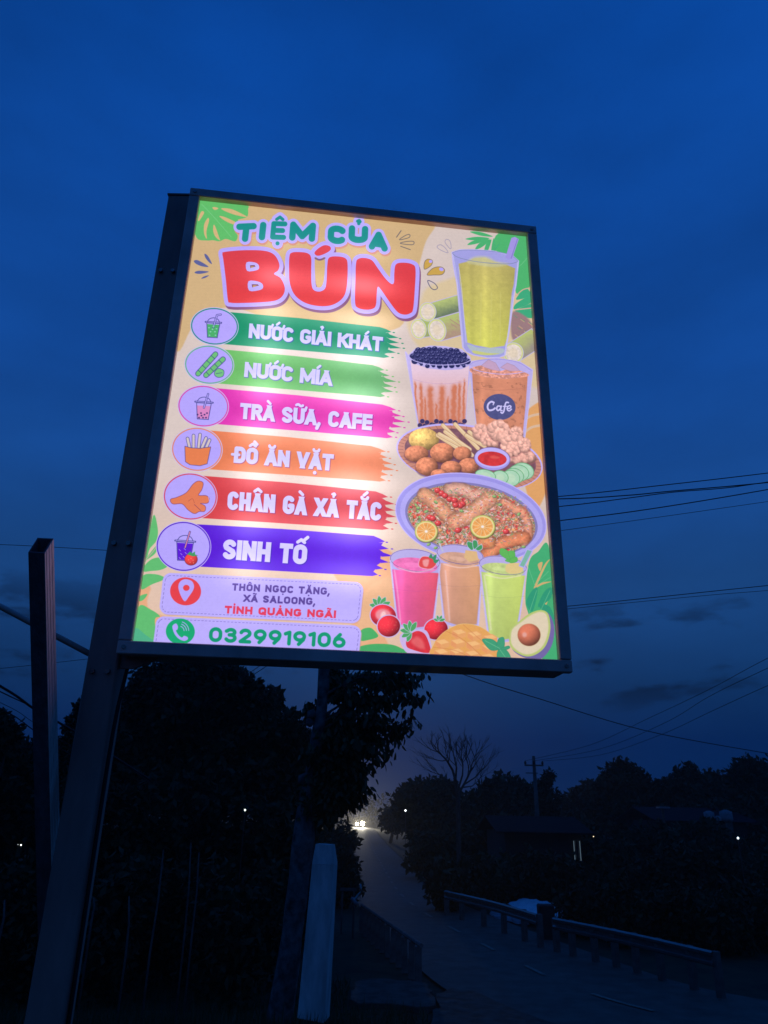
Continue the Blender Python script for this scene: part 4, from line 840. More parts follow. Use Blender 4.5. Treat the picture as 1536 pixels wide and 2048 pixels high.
# bent reflective rail end, notice board
m = MB(); m.tube([at(720,1768,23.), at(722.5,1782,23.), at(719,1787,23.), at(708,1800,22.6)], .035, 8); e1 = at(708,1800,22.6); 
bent = empty('bent_rail', (e1.x, e1.y, 0), 'bent shiny metal rail end catching the headlights above the railing', 'metal rail'); m.obj('rail', M_galv, bent, smooth=True)
m = MB(); m.tube([at(704,1797,22.5), at(713,1808,22.3)], .05, 8); m.obj('rail_foot', M_pale, bent, smooth=True)
m = MB(); m.tube([e1, Vector((e1.x, e1.y, -.1))], .03, 8); m.obj('stub_post', M_galv, bent)
bl = at(680,1779,23.); br_ = at(713,1779,23.); board = empty('road_board', (bl.x, bl.y, 0), 'narrow pale board on two short posts left of the bent rail', 'board')
m = MB(); m.box((bl+br_)/2, ((br_-bl).length, .03, .085)); m.obj('panel', M_conc, board)
for q in (bl.lerp(br_, .15), bl.lerp(br_, .85)): m = MB(); m.box((q.x, q.y+.04, q.z/2-.05), (.05,.05,q.z+.1)); m.obj('leg', M_conc, board)
# ------------------------------------------------------------------ guardrails at the right of the road
def guardrail(P, lb, npost, seedpost=None):
    P = [Vector(p) for p in P]; g = empty('guardrail', (P[0].x, P[0].y, 0), lb, 'guardrail', 'steel guardrails on the right roadside')
    prof = [(0,.135),(.035,.105),(.035,.06),(.0,.025),(.0,-.025),(.035,-.06),(.035,-.105),(0,-.135)]
    pp = [Vector((a, b, 0)) for a, b in cat([(p.x, p.y) for p in P], 5, False)]; v = []; f = []
    for i, p in enumerate(pp):
        d = (pp[min(i+1,len(pp)-1)]-pp[max(i-1,0)]).normalized(); n = Vector((-d.y, d.x, 0))
        for a, b in prof: v.append(p+n*(a*1.3+.06)+Vector((0,0,.66+b)))
        for a, b in prof[::-1]: v.append(p+n*(a*1.3+.054)+Vector((0,0,.66+b)))
    k = len(prof)*2
    for i in range(len(pp)-1): f += [(i*k+j, i*k+(j+1)%k, (i+1)*k+(j+1)%k, (i+1)*k+j) for j in range(k)]
    f += [tuple(range(k)), tuple(range((len(pp)-1)*k, len(pp)*k))]
    m = MB(); m.add(v, f); m.obj('beam', M_galv, g)
    L = len(pp)-1; first = None
    for i in range(npost):
        x = i/(npost-1)*L; a = int(min(x, L-1)); p = pp[a].lerp(pp[a+1], x-a)
        if first is None:
            m = MB(); m.box((0,0,.36), (.13,.13,.86)); first = m.obj('post', M_conc, None, bevel=.008); first.parent = g; first.location = p-g.location; o = first
        else: o = first.copy(); COL.objects.link(o); o.parent = g; o.location = p-g.location
        o.rotation_euler = (0,0,.5)
G_ = lambda px, py, z=.80: EYE+ray(px, py)*((z-EYE.z)/ray(px, py).z)
guardrail([G_(1430,1901), G_(1297,1871), G_(1200,1851), G_(1110,1834)], 'nearer steel guardrail with eight concrete posts at right of the road', 8)
guardrail([G_(1078,1827), G_(987,1801), G_(893,1780)], 'farther steel guardrail whose end glints, beyond the dark block', 6)
q = G_(1095,1880,0); m = MB(); m.box((q.x, q.y, .42), (.42,.42,.9)); blk = tag(m.obj('concrete_block', M_black, bevel=.03), 'dark square block between the two guardrails', 'block')
# pale tarpaulin heap behind the rail and pale kerb below it
def sheet(name, pxs, z0, z1, m_, lb, cat_, seed):
    r = random.Random(seed); a = [G_(x+r.uniform(-4,4), y+r.uniform(-1.6,1.6), z0) for x, y in cat(pxs, 5)]; c = sum(a, Vector())/len(a); mb = MB(); n = len(a)
    rings = []
    for k, (s_, h) in enumerate(((1,0),(.93,.45),(.7,.85),(.3,1.))):
        rings += [Vector((c.x+(p.x-c.x)*s_*r.uniform(.9,1.1), c.y+(p.y-c.y)*s_, z0+(z1-z0)*h*r.uniform(.8,1.1))) for p in a]
    f = [(k*n+i, k*n+(i+1)%n, (k+1)*n+(i+1)%n, (k+1)*n+i) for k in range(3) for i in range(n)]+[tuple(range(3*n, 4*n)), tuple(range(n))[::-1]]
    mb.add(rings, f); return tag(mb.obj(name, m_), lb, cat_)
sheet('tarpaulin', [(1020,1812),(1040,1800),(1075,1803),(1110,1812),(1140,1828),(1142,1842),(1100,1842),(1050,1828)], .30, .44, M_tarp, 'crumpled pale tarpaulin lying behind the guardrail', 'tarpaulin', 4)
sheet('rubble_heap', [(985,1822),(1010,1826),(1050,1838),(1056,1848),(1020,1844),(985,1834)], .02, .16, M_pale, 'low pale rubble heap under the farther guardrail', 'rubble', 5)
sheet('ditch_rubble', [(832,1745),(850,1752),(862,1762),(850,1765),(836,1756)], .02, .2, M_conc, 'small pale rubble at the right road edge near the bend', 'rubble', 6)
# ------------------------------------------------------------------ utility pole and wires
D_ = 44; pt = at(1067,1512,D_); gb = Vector((at(1076,1650,D_).x, D_, 0))
up = empty('utility_pole', gb, 'slim concrete power pole with crossarm above the right treeline', 'utility pole')
m = MB(); m.tube([gb-Vector((0,0,.3)), pt], [.16,.09], 10); m.obj('pole', M_conc, up, smooth=True)
ca = at(1067,1531,D_); m = MB(); m.box(ca+Vector((0,-.14,0)), (1.08,.08,.08)); m.obj('crossarm', M_conc, up)
for s_ in (-.49, -.0, .49):
    m = MB(); m.tube([ca+Vector((s_,-.14,.045)), ca+Vector((s_,-.14,.14)), ca+Vector((s_,-.14,.24))], [.05,.07,.03], 8); m.obj('insulator', M_black, up)
m = MB(); m.box(ca+Vector((-.15,-.14,-.42)), (.7,.05,.05)); m.obj('lower_arm', M_conc, up)
def wire(pts, D1, D2, r, lb, sag=0):
    n = len(pts); P = [at(x, y, D1+(D2-D1)*i/(n-1)) for i, (x, y) in enumerate(pts)]
    Q = cat([tuple(p) for p in P], 6, False); m = MB(); m.tube(Q, r, 5)
    tag(m.obj('power_wire', M_cable, smooth=True), lb, 'wire', 'overhead wires')
W = wire
W([(300,1045),(700,1030),(1108,994),(1320,971),(1536,946),(1900,900)], 15,15,.011,'uppermost wire leaving the right edge of the sign')
W([(300,1010),(700,1003),(1108,998),(1250,991),(1345,982),(1536,965),(1900,925)], 15.2,15.1,.013,'second wire right of the sign, thick where it meets its neighbour')
W([(300,1080),(700,1055),(1110,1014),(1250,997),(1345,984.5),(1450,976),(1536,964),(1900,912)], 15,15,.011,'third wire right of the sign, rising to touch the second')
W([(300,1120),(700,1090),(1113,1042),(1300,1018),(1536,979),(1900,912)], 15,15,.012,'fourth wire right of the sign')
W([(300,1150),(700,1115),(1116,1062),(1536,1003),(1900,948)], 15,15,.006,'thin fifth wire right of the sign, lowest of the upper bundle')
W([(300,1280),(700,1252),(1130,1213),(1536,1171),(1900,1135)], 16,16,.009,'single wire crossing right of the sign at mid height')
W([(300,1290),(700,1262),(1133,1218),(1400,1192),(1536,1181),(1900,1152)], 16.4,16.4,.006,'faint twin wire just under the mid-height one')
for a, s_, lb in (([(1800,1188),(1536,1316),(1420,1378),(1294,1438),(1180,1490)],-.49,'highest of the three wires rising right from the power pole'),([(1800,1214),(1536,1336),(1420,1392),(1329,1446),(1200,1498)],0,'middle of the three wires rising right from the power pole'),([(1800,1258),(1536,1371),(1420,1424),(1320,1470),(1200,1510)],.49,'lowest of the three wires rising right from the power pole')):
    Dd = [20, 25, 29, 33, 39]; P = [at(x, y, dd) for (x, y), dd in zip(a, Dd)]+[ca+Vector((s_,-.14,.24))]
    m = MB(); m.tube(cat([tuple(p) for p in P], 6, False), .010, 5); tag(m.obj('power_wire', M_cable, smooth=True), lb, 'wire', 'overhead wires')
W([(640,1240),(930,1350),(1080,1398),(1290,1461),(1536,1507),(1800,1550)], 20,26,.013,'wire falling from under the sign to the right horizon')
W([(-200,1085),(0,1089),(220,1101),(420,1115)], 14,14,.006,'faint wire level with the open top of the leaning post')
W([(-200,1355),(0,1337),(175,1318),(420,1290)], 14,14,.005,'faint wire just under the grey stay pipe')
W([(-250,1240),(0,1372),(72,1420),(150,1464),(300,1560)], 9,14,.019,'thick cable falling steeply at the far left')
W([(-250,1260),(0,1383),(72,1418),(160,1470),(300,1565)], 9.3,14.2,.009,'thin wire beside the thick falling cable at far left')
W([(-250,1300),(0,1405),(72,1448),(200,1530)], 11,14,.005,'hair-thin wire between the falling cables at far left')
W([(-250,1290),(0,1416),(74,1465),(200,1550)], 11,14,.009,'lower falling wire ending in the left trees')
W([(-200,1494),(0,1494),(75,1495),(260,1500)], 18,18,.007,'level wire low in front of the left trees')
W([(560,1300),(512,1337),(478,1358),(400,1410)], 20,20,.010,'short wire under the sign bottom edge, left one')
W([(575,1305),(526,1337),(492,1359),(410,1412)], 20,20,.010,'short wire under the sign bottom edge, right one')
# ------------------------------------------------------------------ vegetation
def leaves(name, blobs, n, size, m, parent, seed, droop=0., aspect=.5):
    """n bent leaf quads spread through ellipsoid blobs; blobs = (centre, (rx, ry, rz))"""
    r = np.random.RandomState(seed); vol = np.array([b[1][0]*b[1][2] for b in blobs]); cnt = r.multinomial(n, vol/vol.sum()); Pn = []
    for (c, R), k in zip(blobs, cnt):
        d = r.normal(size=(k, 3)); d /= np.linalg.norm(d, axis=1)[:, None]
        lump = 1+.22*np.sin(d[:, 0]*5+seed)*np.cos(d[:, 2]*6+seed*2)+.10*np.sin(d[:, 0]*13+d[:, 2]*11+seed)
        q = d*(r.rand(k, 1)**.38)*lump[:, None]*1.0
        Pn.append(np.array(c)+q*np.array(R))
    P = np.concatenate(Pn); n = len(P); P = P[P[:, 2] > .02]; n = len(P)
    a = r.normal(size=(n, 3)); a[:, 2] -= droop*2; a /= np.linalg.norm(a, axis=1)[:, None]; b = r.normal(size=(n, 3)); b -= (b*a).sum(1)[:, None]*a; b /= np.linalg.norm(b, axis=1)[:, None]
    s = (size*(.6+.8*r.rand(n)))[:, None]; w = s*aspect; c = np.cross(a, b)
    V = np.stack([P, P+a*s*.5+b*w*.5+c*w*.15, P+a*s, P+a*s*.5-b*w*.5+c*w*.15], 1).reshape(-1, 3)
    return rawmesh(name, V, np.arange(n*4).reshape(-1, 4), m, parent)
def twigs(mb, p, d, L, r, depth, rr, spread=.6, rad=None):
    q = p+d*L; mid = p.lerp(q, .5)+Vector((rr.uniform(-1,1), rr.uniform(-1,1), rr.uniform(-.3,.6)))*L*.07
    mb.tube([p, mid, q], [r, r*.82, r*.62], 5 if depth < 3 else 7, cap=False)
    if depth <= 0: return
    for i in range(rr.choice((2, 3) if depth > 1 else (2, 2, 3))):
        nd = (d+Vector((rr.uniform(-1,1), rr.uniform(-1,1), rr.uniform(-.25,.75)))*spread).normalized()
        twigs(mb, q if i else mid.lerp(q, .6), nd, L*rr.uniform(.6,.85), r*.6, depth-1, rr, spread)
def blob(px, py, rx, ry, D, dz=1.): p = at(px, py, D); k = D/F/.92; return ((p.x, p.y, p.z), (rx*k, rx*k*dz, ry*k))
def tree(name, lb, cat_, D, bl, n, size, m, trunkpx, seed, tr=.2, group=None, bark=None, **kw):
    B = [blob(x, y, rx, ry, D+o, kw.pop('dz', 1.) if False else 1.) for x, y, rx, ry, o in bl]
    t0 = at(trunkpx, 1650, D); g = Vector((t0.x, t0.y, hz(t0.x, t0.y))); e = empty(name, g, lb, cat_, group)
    top = Vector(B[0][0]); mb = MB(); rr = random.Random(seed)
    mb.tube([g-Vector((0,0,.3)), g.lerp(top, .35)+Vector((rr.uniform(-.2,.2),0,0)), g.lerp(top, .7), top], [tr, tr*.8, tr*.6, tr*.25], 8)
    for c, R in B[1:]:
        s = g.lerp(top, rr.uniform(.35,.75)); c = Vector(c)
        if c.z > s.z*.6: mb.tube([s, s.lerp(c, .5)+Vector((0,0,.2)), c], [tr*.4, tr*.28, tr*.1], 6)
    mb.obj('trunk', bark or M_bark, e, smooth=True); leaves('crown', B, n, size, m, e, seed, **kw); return e
# big dark tree under the left half of the sign
tree('broad_tree', 'big dense dark tree filling the sky below the left half of the sign', 'tree', 24,
 [(385,1430,95,75,0),(330,1375,60,38,0),(415,1365,60,40,0),(475,1385,38,36,0),(300,1420,62,48,.5),(262,1445,40,42,0),(505,1430,50,52,0),(250,1500,55,50,0),(340,1510,75,45,0),(450,1500,80,55,0),(540,1470,52,48,0),(585,1510,46,50,0),(620,1525,30,34,0),(400,1570,150,45,0),(560,1575,80,50,0),(385,1350,70,28,.5),(250,1570,80,50,0)], 60000, .26, M_leaf, 390, 11, tr=.42)
tree('edge_tree', 'small leafy tree at the left edge with its top above the wires', 'tree', 16, [(5,1462,34,24,0),(0,1440,22,16,0),(20,1475,22,14,0),(-40,1480,50,40,0)], 2600, .15, M_leaf2, -12, 12, tr=.09)
tree('edge_tree', 'dark rounded tree low between the left edge and the leaning post', 'tree', 20, [(40,1530,55,36,0),(5,1545,50,34,0),(85,1525,40,34,0),(30,1590,90,50,0),(-60,1580,60,50,0)], 14000, .20, M_leaf, 40, 13, tr=.18)
tree('edge_tree', 'slender leafy tree showing just left of the steel post', 'tree', 18, [(150,1455,20,28,0),(140,1490,24,24,0),(165,1420,15,22,0),(135,1540,45,42,0),(205,1480,40,70,0),(215,1420,22,40,0),(170,1590,70,45,0)], 9000, .15, M_leaf2, 165, 14, tr=.12)
# near tree behind the marker: leaning lichen-spotted trunk and drooping broad leaves on the right
rr = random.Random(21)
def trunkpt(t): # down the picture
    x = [(648,1335),(645,1410),(634,1480),(622,1560),(612,1640),(600,1740),(588,1840),(575,1940),(560,2030)]; i = min(int(t*8), 7); f_ = t*8-i; a, b = x[i], x[i+1]; return a[0]+(b[0]-a[0])*f_, a[1]+(b[1]-a[1])*f_
YT = 10.6; pts = [at(*trunkpt(t), YT) for t in np.linspace(1, 0, 15)]; g0 = pts[0].copy(); g0.z = hz(g0.x, g0.y)
if pts[0].z > g0.z-.1: pts = [Vector((pts[0].x-.02, pts[0].y, g0.z-.25))]+pts
nt_ = empty('leaning_tree', (pts[0].x, pts[0].y, g0.z), 'lichen-spotted leaning tree trunk beside the concrete marker, broad drooping leaves at its right', 'tree')
topp = pts[-1]; pts += [topp+Vector((.02,0,.35)), topp+Vector((.05,0,.9))]
rad = [.16-.078*min(1, i/(len(pts)-5)) + (.03 if 6 < i < 10 else 0) for i in range(len(pts))]
rad = [r*(1+rr.uniform(-.08,.12)) for r in rad]; rad[-3] = rad[-4] = .082; rad[-2:] = [.078, .05]
m = MB(); m.tube(pts, rad, 14); m.obj('trunk', M_barkp, nt_, smooth=True)
for px, py, r in ((622,1430,.07),(618,1445,.06),(606,1560,.08)): # knots
    c = at(px+6, py, YT-.02); m = MB(); m.tube([c+Vector((-.02,0,-r)), c+Vector((-.03,0,-r*.4)), c+Vector((-.03,0,r*.4)), c+Vector((0,0,r))], [r*.3, r, r, r*.3], 8); m.obj('knot', M_barkp, nt_, smooth=True)
mb = MB(); LV = []
ends = [(700,1352),(735,1348),(770,1352),(805,1362),(820,1368),(838,1396),(812,1385),(780,1400),(745,1395),(710,1390),(680,1385),(665,1365),(800,1445),(790,1470),(812,1450),(760,1430),(730,1440),(690,1430),(775,1490),(760,1510),(730,1490),(700,1480),(670,1460),(735,1530),(715,1530),(690,1520),(660,1500),(725,1560),(700,1560),(670,1550),(640,1540),(620,1500),(618,1416),(650,1590),(690,1600),(720,1590),(660,1350),(672,1342),(825,1350),(790,1345)]
for i, (x, y) in enumerate(ends):
    e_ = at(x, y, YT+rr.uniform(-.3,.4)); yy = min(max(y+rr.uniform(30,90), 1400), 1620); t = (yy-1335)/700; s_ = at(*trunkpt(max(t, .08)), YT)
    mid = s_.lerp(e_, .55)+Vector((0, 0, .10)); mb.tube([s_, mid, e_], [.022, .014, .005], 5, cap=False); LV.append((s_, mid, e_))
mb.obj('branches', M_bark, nt_)
def bigleaves(n, seed):
    r = np.random.RandomState(seed); V = []; F_ = []
    for i in range(n):
        s_, mid, e_ = LV[r.randint(len(LV))]; t = .35+.75*r.rand()**.7; p = np.array(mid.lerp(e_, (t-.5)*2) if t > .5 else s_.lerp(mid, t*2))+r.normal(size=3)*.055
        a = np.array([r.normal()*.45, r.normal()*.45, -1.1+r.rand()*.7]); a /= np.linalg.norm(a); b = np.cross(a, r.normal(size=3)); b /= np.linalg.norm(b); c = np.cross(a, b)
        L = .085+.075*r.rand(); w = L*.20; k = len(V)
        V += [p, p+a*L*.3+b*w+c*w*.3, p+a*L*.7+b*w*.9+c*w*.3-np.array((0,0,.006)), p+a*L, p+a*L*.7-b*w*.9+c*w*.3, p+a*L*.3-b*w+c*w*.3]
        F_ += [(k,k+1,k+2,k+3),(k,k+3,k+4,k+5)]
    return np.array(V), np.array(F_)
V, F_ = bigleaves(3700, 5); lf = rawmesh('leaves', V, F_, M_leaf3, nt_)
# thicker mass low in the same crown
leaves('inner_leaves', [blob(685,1480,42,48,YT,.8), blob(680,1560,45,42,YT,.8), blob(640,1595,42,45,YT,.8)], 4200, .11, M_leaf3, nt_, 31, droop=.6, aspect=.4)
# trees beyond the bend and along the right horizon
FT = 'trees along the far right horizon'
def ft(lb, D, bl, n, size, tx, seed, m=None, tr=.22): return tree('horizon_tree', lb, 'tree', D, bl, n, size, m or M_leaf, tx, seed, tr=tr, group=FT)
ft('round dark tree right of the headlights, left of the bare tree', 62, [(865,1600,48,34,0),(840,1590,32,22,0),(890,1585,30,24,0),(820,1610,30,26,0),(880,1640,70,35,0)], 9000, .5, 866, 41)
ft('low tree in the gap just right of the road end', 95, [(790,1640,26,20,0),(808,1634,20,18,0)], 2600, .6, 780, 42)
ft('domed dark tree between the bare tree and the power pole', 58, [(1015,1600,46,38,0),(990,1585,28,22,0),(1035,1585,26,22,0),(1010,1640,75,42,0),(950,1620,40,28,0),(970,1640,50,30,0)], 10000, .45, 1012, 43)
ft('thin ragged tree poking up just right of the power pole', 50, [(1092,1562,12,14,0),(1102,1550,8,8,0),(1085,1590,18,26,0),(1098,1610,22,30,0),(1075,1578,10,16,0)], 1800, .3, 1090, 44, M_leaf2, .1)
ft('small rounded tree left of the pointed tree', 66, [(1178,1590,30,24,0),(1160,1605,34,22,0),(1195,1600,28,30,0),(1170,1640,70,34,0),(1125,1630,30,24,0)], 8000, .45, 1178, 45)
ft('tall pointed dark tree on the right horizon', 55, [(1248,1585,44,46,0),(1242,1545,20,22,0),(1225,1575,28,26,0),(1275,1580,30,30,0),(1285,1600,28,30,0),(1250,1640,66,50,0)], 14000, .42, 1248, 46)
ft('open-crowned tree with two leafy tufts at its top', 55, [(1358,1548,10,10,0),(1380,1540,12,12,0),(1348,1575,22,18,0),(1375,1565,22,16,0),(1330,1590,26,24,0),(1390,1590,50,34,0),(1360,1640,80,45,0)], 9000, .38, 1365, 47)
ft('mid-height tree filling between the tufted tree and the right edge', 60, [(1430,1570,34,22,0),(1450,1590,50,36,0),(1420,1600,50,34,0),(1440,1650,70,45,0)], 9000, .42, 1435, 48)
ft('tallest dark tree at the right edge of the picture', 50, [(1500,1560,30,30,0),(1497,1535,20,17,0),(1520,1550,18,20,0),(1480,1555,18,16,0),(1515,1600,45,40,0),(1560,1590,50,50,0),(1500,1650,80,50,0)], 13000, .38, 1502, 49)
# bare tree
D_ = 31; b0 = Vector((at(918,1720,D_).x, D_, 0)); bt = empty('bare_tree', b0, 'leafless tree with fine forked branches above the road bend', 'tree'); mb = MB(); rr = random.Random(8)
f1, f2 = at(916,1600,D_), at(911,1560,D_); mb.tube([b0-Vector((0,0,.3)), f1, f2], [.10,.085,.07], 8)
def limb(chain, r0, sub_=8, L=.8):
    P = [at(x, y, D_+rr.uniform(-.4,.4)) for x, y in chain]; n = len(P); r0 *= .55; mb.tube(P, [r0*(1-.75*i/(n-1)) for i in range(n)], 6, cap=False)
    for i in range(sub_):
        t = rr.uniform(.35, 1)*(n-1.01); a = int(t); p = P[a].lerp(P[a+1], t-a); d = (P[a+1]-P[a]).normalized()
        nd = (d+Vector((rr.uniform(-1,1), rr.uniform(-.6,.6), rr.uniform(0,.7)))*.7).normalized(); twigs(mb, p, nd, L*rr.uniform(.4,.8), r0*.35, 2, rr, .65)
limb([(911,1560),(905,1540),(893,1520),(878,1505),(868,1497)], .11); limb([(911,1560),(913,1535),(908,1512),(904,1498)], .09)
limb([(916,1590),(930,1565),(940,1545),(944,1528),(950,1512)], .10); limb([(916,1580),(925,1550),(926,1530),(922,1508)], .08); limb([(916,1600),(900,1570),(880,1550),(866,1545)], .06); limb([(930,1568),(950,1555),(962,1540),(975,1530)], .06, 6); limb([(925,1575),(945,1572),(958,1560),(966,1548)], .05, 7); limb([(893,1520),(885,1522),(872,1520),(860,1512)], .04, 5); limb([(935,1555),(938,1535),(932,1515),(935,1500)], .05, 6)
mb.obj('branches', M_bark, bt)
# ragged hedges and bush masses that close the dark lower half
rr = random.Random(77)
def hedge(name, lb, x0, x1, yf, h, D, n, size, seed, m=None):
    r = random.Random(seed); bl = []
    k = max(3, int((x1-x0)/45))
    for i in range(k):
        x = x0+(x1-x0)*(i+.5)/k; y = yf+r.uniform(-.25,.25)*h; p = at(x, y, D+r.uniform(-1.5,1.5)); R = (x1-x0)/k*.8*D/F; H = max(.4, p.z*r.uniform(.8,1.1)/1.9)
        bl.append(((p.x, p.y, H*.95), (R*1.1, R*1.2, H)))
    o = leaves(name, bl, n, size, m or M_leaf, None, seed); tag(o, lb, 'bushes'); del o['category']; del o['label']; return stuff(o)
hedge('left_thicket', '', -120, 640, 1600, 50, 19, 46000, .20, 51)
hedge('left_thicket', '', -60, 560, 1715, 40, 15, 16000, .16, 52, M_leaf2)
hedge('right_thicket', '', 830, 1620, 1655, 40, 42, 26000, .34, 53)
hedge('right_thicket', '', 870, 1640, 1705, 40, 30, 26000, .26, 54, M_leaf2)
hedge('right_thicket', '', 1130, 1700, 1775, 50, 22.5, 18000, .18, 55)
hedge('road_verge', '', 590, 706, 1690, 30, 30, 6000, .2, 56)
hedge('road_verge', '', 600, 700, 1650, 30, 45, 6000, .3, 57)
# low wood that hides the horizon all round
r = np.random.RandomState(2); bl = []  # beyond the end of the road
for i in range(110):
    a = math.radians(-75+150*i/109); d = 262+30*r.rand(); bl.append(((d*math.sin(a), d*math.cos(a), 4.2), (9, 5, 4.6+1.8*r.rand())))
stuff(leaves('far_woods', bl, 26000, 1.3, M_leaf, None, 61))
# grass and weeds on the near bank
r = np.random.RandomState(4); n = 26000; X = r.uniform(-9,.9,n); Y = r.uniform(3.5,17,n); Zg = np.array([hz(x, y) for x, y in zip(X, Y)]); h = r.uniform(.05,.22,n)*(1+.8*(r.rand(n) > .93))
keep = ~((X > -.5) & (Y > 14.6)); X, Y, Zg, h = X[keep], Y[keep], Zg[keep], h[keep]; n = len(X); an = r.rand(n)*6.28; w = .006+.008*r.rand(n); lx, ly = r.normal(size=n)*.05, r.normal(size=n)*.05
V = np.stack([np.stack([X-w*np.cos(an), Y-w*np.sin(an), Zg-.03], 1), np.stack([X+w*np.cos(an), Y+w*np.sin(an), Zg-.03], 1), np.stack([X+lx, Y+ly, Zg+h], 1)], 1).reshape(-1, 3)
stuff(rawmesh('grass', V, np.arange(n*3).reshape(-1, 3), M_leaf3))
# ------------------------------------------------------------------ houses on the right, lit window, lamps
def house(lb, D, x0, x1, yr, ye, ybase_z, roofm, depth=6, win=None, wallm=None, peak=None):
    a, b = at(x0, ye, D), at(x1, ye, D); z_e = a.z; z_r = at((x0+x1)/2, yr, D+depth*.5).z
    h = empty('house', ((a.x+b.x)/2, D, 0), lb, 'house'); m = MB(); W_ = b.x-a.x
    m.box(((a.x+b.x)/2, D+depth/2, z_e/2-.1), (W_*.94, depth*.94, z_e+.18)); m.obj('wall', wallm or M_wall, h)
    m = MB(); o = .35
    A0, A1 = Vector((a.x-o, D-o, z_e-.08)), Vector((b.x+o, D-o, z_e-.08)); C0, C1 = Vector((a.x-o, D+depth+o, z_e-.08)), Vector((b.x+o, D+depth+o, z_e-.08)); R0, R1 = Vector((a.x-o, D+depth/2, z_r)), Vector((b.x+o, D+depth/2, z_r))
    t = Vector((0,0,.07)); m.add([A0,A1,R1,R0,C0,C1,A0+t,A1+t,R1+t,R0+t,C0+t,C1+t], [(0,1,2,3),(3,2,5,4),(6,7,8,9),(9,8,11,10),(0,1,7,6),(4,5,11,10),(0,3,9,6),(3,4,10,9),(1,2,8,7),(2,5,11,8)]); m.obj('roof', roofm, h)
    return h
hA = house('low house with grey metal roof and one dimly lit barred window at right', 34, 1006, 1168, 1636, 1662, 0, M_roof, 6)
hB = house('long low house with dull red roof under the right-hand trees', 46, 1318, 1500, 1618, 1640, 0, M_roof2, 7)
# lit window with shutter bars on house A
w0, w1 = at(1147,1682,33.9), at(1166,1722,33.9)
M_win = emit('window light', (.30,.46,.62), .2)
m = MB(); m.box(((w0.x+w1.x)/2, 34.1, (w0.z+w1.z)/2), (w1.x-w0.x, .03, w0.z-w1.z)); win = m.obj('window', M_win, hA)
for i in range(5):
    x = w0.x+(w1.x-w0.x)*i/4; mm = MB(); mm.box((x, 34.05, (w0.z+w1.z)/2), (.035 if i not in (2,) else .11, .04, w0.z-w1.z)); o = mm.obj('bar', M_roof, win); o.matrix_parent_inverse = Matrix.Identity(4)
# small pale water tanks beside house B
for px, py, r_ in ((1418,1630,.27),(1452,1630,.33),(1436,1638,.2)):
    p = at(px, py, 43); m = MB(); m.tube([Vector((p.x, 43, p.z-r_)), Vector((p.x, 43, p.z-r_*.6)), Vector((p.x, 43, p.z+r_*.5)), Vector((p.x, 43, p.z+r_*.8))], [r_*.9, r_, r_, r_*.3], 14)
    e = empty('water_tank', (p.x, 43, 0), {1418:'left of two large pale round water tanks in front of the red-roofed house',1452:'right of two large pale round water tanks, biggest of the three',1436:'smallest pale round tank below the two large ones'}[px], 'water tank', 'pale water tanks')
    m.obj('tank', M_pale, e, smooth=True); m = MB(); m.box((p.x, 43, (p.z-r_)/2), (r_*1.2, r_*1.2, p.z-r_)); m.obj('stand', M_conc, e)
p = at(1326,1615,44.); m = MB(); m.box(p, (.62,.5,.09)); pc = empty('roof_hatch', (p.x, p.y, 0), 'small pale flat slab on top of the red-roofed house', 'roof slab'); m.obj('panel', M_pale, pc); m = MB(); m.box((p.x, p.y+.1, p.z/2), (.1,.1,p.z)); m.obj('support', M_conc, pc)
# distant lamps (each a bulb on its own thin pole)
def lamp(px, py, D, r_, col, st, lb, pts=None):
    p = at(px, py, D); e = empty('distant_lamp', (p.x, p.y, 0), lb, 'lamp', 'small distant lamps'); m = MB()
    m.tube([p+Vector((0,0,-r_)), p+Vector((0,0,-r_*.5)), p+Vector((0,0,r_*.5)), p+Vector((0,0,r_))], [r_*.4, r_, r_, r_*.4], 8); m.obj('bulb', emit('lamp glow', col, st), e)
    m = MB(); m.tube([Vector((p.x, p.y+.02, -.1)), Vector((p.x, p.y+.02, p.z-r_))], r_*.35, 6); m.obj('pole', M_conc, e)
lamp(490,1620,18,.018,(.85,1.,.9),5,'tiny white lamp in the dark left of the headlights')
lamp(811,1621,60,.075,(.85,.95,1.),2.2,'tiny white lamp just right of the headlights')
lamp(1476,1676,28,.035,(.75,.9,1.),3,'tiny bluish lamp low at the far right')
lamp(1187,1673,31,.022,(1.,.8,.5),1.2,'faint warm lamp right of the lit window')
lamp(42,1690,14,.012,(.9,1.,.95),3,'small white lamp low at the far left')
lamp(36,1689,14,.006,(.9,1.,.95),1,'fainter twin left of the far-left lamp')
# ------------------------------------------------------------------ approaching car with its headlights on
DC = 205.; hp = [at(713.8,1648,DC), at(725,1647,DC)]
cx0 = (hp[0].x+hp[1].x)/2; zc = .62
car = empty('approaching_car', (cx0, DC, 0), 'approaching car far down the road with both headlights on', 'car')
M_car = mat('dark car paint', (.03,.03,.035), .3, .3, ns=5, spec=.6); M_glass = mat('dark glass', (.01,.012,.014), .1, 0, ns=3, spec=.8)
wc = .62
def cb(x0, x1, y0, y1, z0, z1, ins=0.): # a box whose top is inset
    return [(cx0+x0,DC+y0,z0),(cx0+x1,DC+y0,z0),(cx0+x1,DC+y1,z0),(cx0+x0,DC+y1,z0),(cx0+x0+ins,DC+y0+ins*2,z1),(cx0+x1-ins,DC+y0+ins*2,z1),(cx0+x1-ins,DC+y1-ins,z1),(cx0+x0+ins,DC+y1-ins,z1)], [(3,2,1,0),(4,5,6,7),(0,1,5,4),(1,2,6,5),(2,3,7,6),(3,0,4,7)]
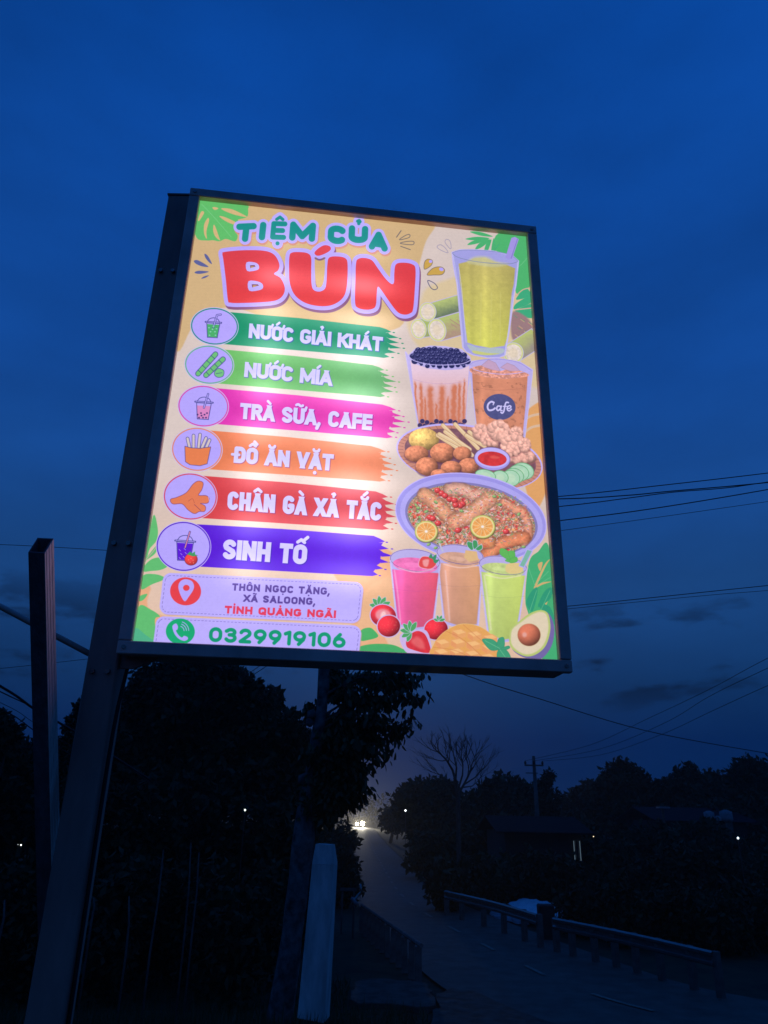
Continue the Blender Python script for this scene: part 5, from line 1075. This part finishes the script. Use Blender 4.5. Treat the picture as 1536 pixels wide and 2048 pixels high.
m = MB(); m.add(*cb(-.9,.9,.03,3.9,.28,.86,.03)); m.obj('body', M_car, car, bevel=.03)
m = MB(); m.add(*cb(-.80,.80,.95,3.6,.865,1.42,.16)); m.obj('cabin', M_glass, car, bevel=.02)
m = MB(); m.add(*cb(-.62,.62,1.30,3.42,1.422,1.46,.0)); m.obj('roof', M_car, car)
for sx_ in (-1, 1):
    for y in (.75, 3.1): m = MB(); m.tube([(cx0+sx_*.8-.09, DC+y, .31), (cx0+sx_*.8+.09, DC+y, .31)], .29, 14); m.obj('wheel', M_black, car)
m = MB(); m.box((cx0, DC+.0, .40), (1.5,.05,.12)); m.obj('bumper', M_car, car)
hl = []
for i, (p, r_, st_) in enumerate(zip(hp, (.36,.52), (60, 90))):
    m = MB(); z = p.z; m.tube([(p.x, DC-.04, z), (p.x, DC+.06, z)], [r_, r_*.9], 16); m.obj('headlight', emit('headlight', (1.,.90,.58), st_), car); hl.append(Vector((p.x, DC-.1, z)))
for i, q in enumerate(hl):
    L = bpy.data.lights.new('headlight_beam', 'SPOT'); L.energy = 32000; L.color = (1.,.92,.72); L.spot_size = math.radians(26); L.spot_blend = .9; L.shadow_soft_size = .12
    o = bpy.data.objects.new('headlight_beam', L); COL.objects.link(o); o.location = q; d = Vector((.6, -30, .15)) ; o.rotation_euler = d.to_track_quat('-Z', 'Y').to_euler()
    o.parent = car; o.matrix_parent_inverse = Matrix.Translation(-car.location)
# ------------------------------------------------------------------ thin evening haze that the headlights glow in
hz_m = bpy.data.materials.new('evening haze'); hz_m.use_nodes = True; t = hz_m.node_tree; t.nodes.clear(); o_ = t.nodes.new('ShaderNodeOutputMaterial'); v_ = t.nodes.new('ShaderNodeVolumePrincipled')
v_.inputs['Color'].default_value = (.98,.95,.9,1); v_.inputs['Density'].default_value = .0009; v_.inputs['Anisotropy'].default_value = .55; t.links.new(v_.outputs[0], o_.inputs['Volume'])
if HAZE:
    m = MB(); m.box((0, 340, 10.5), (1300, 820, 24.5)); h = m.obj('haze', hz_m); stuff(h)
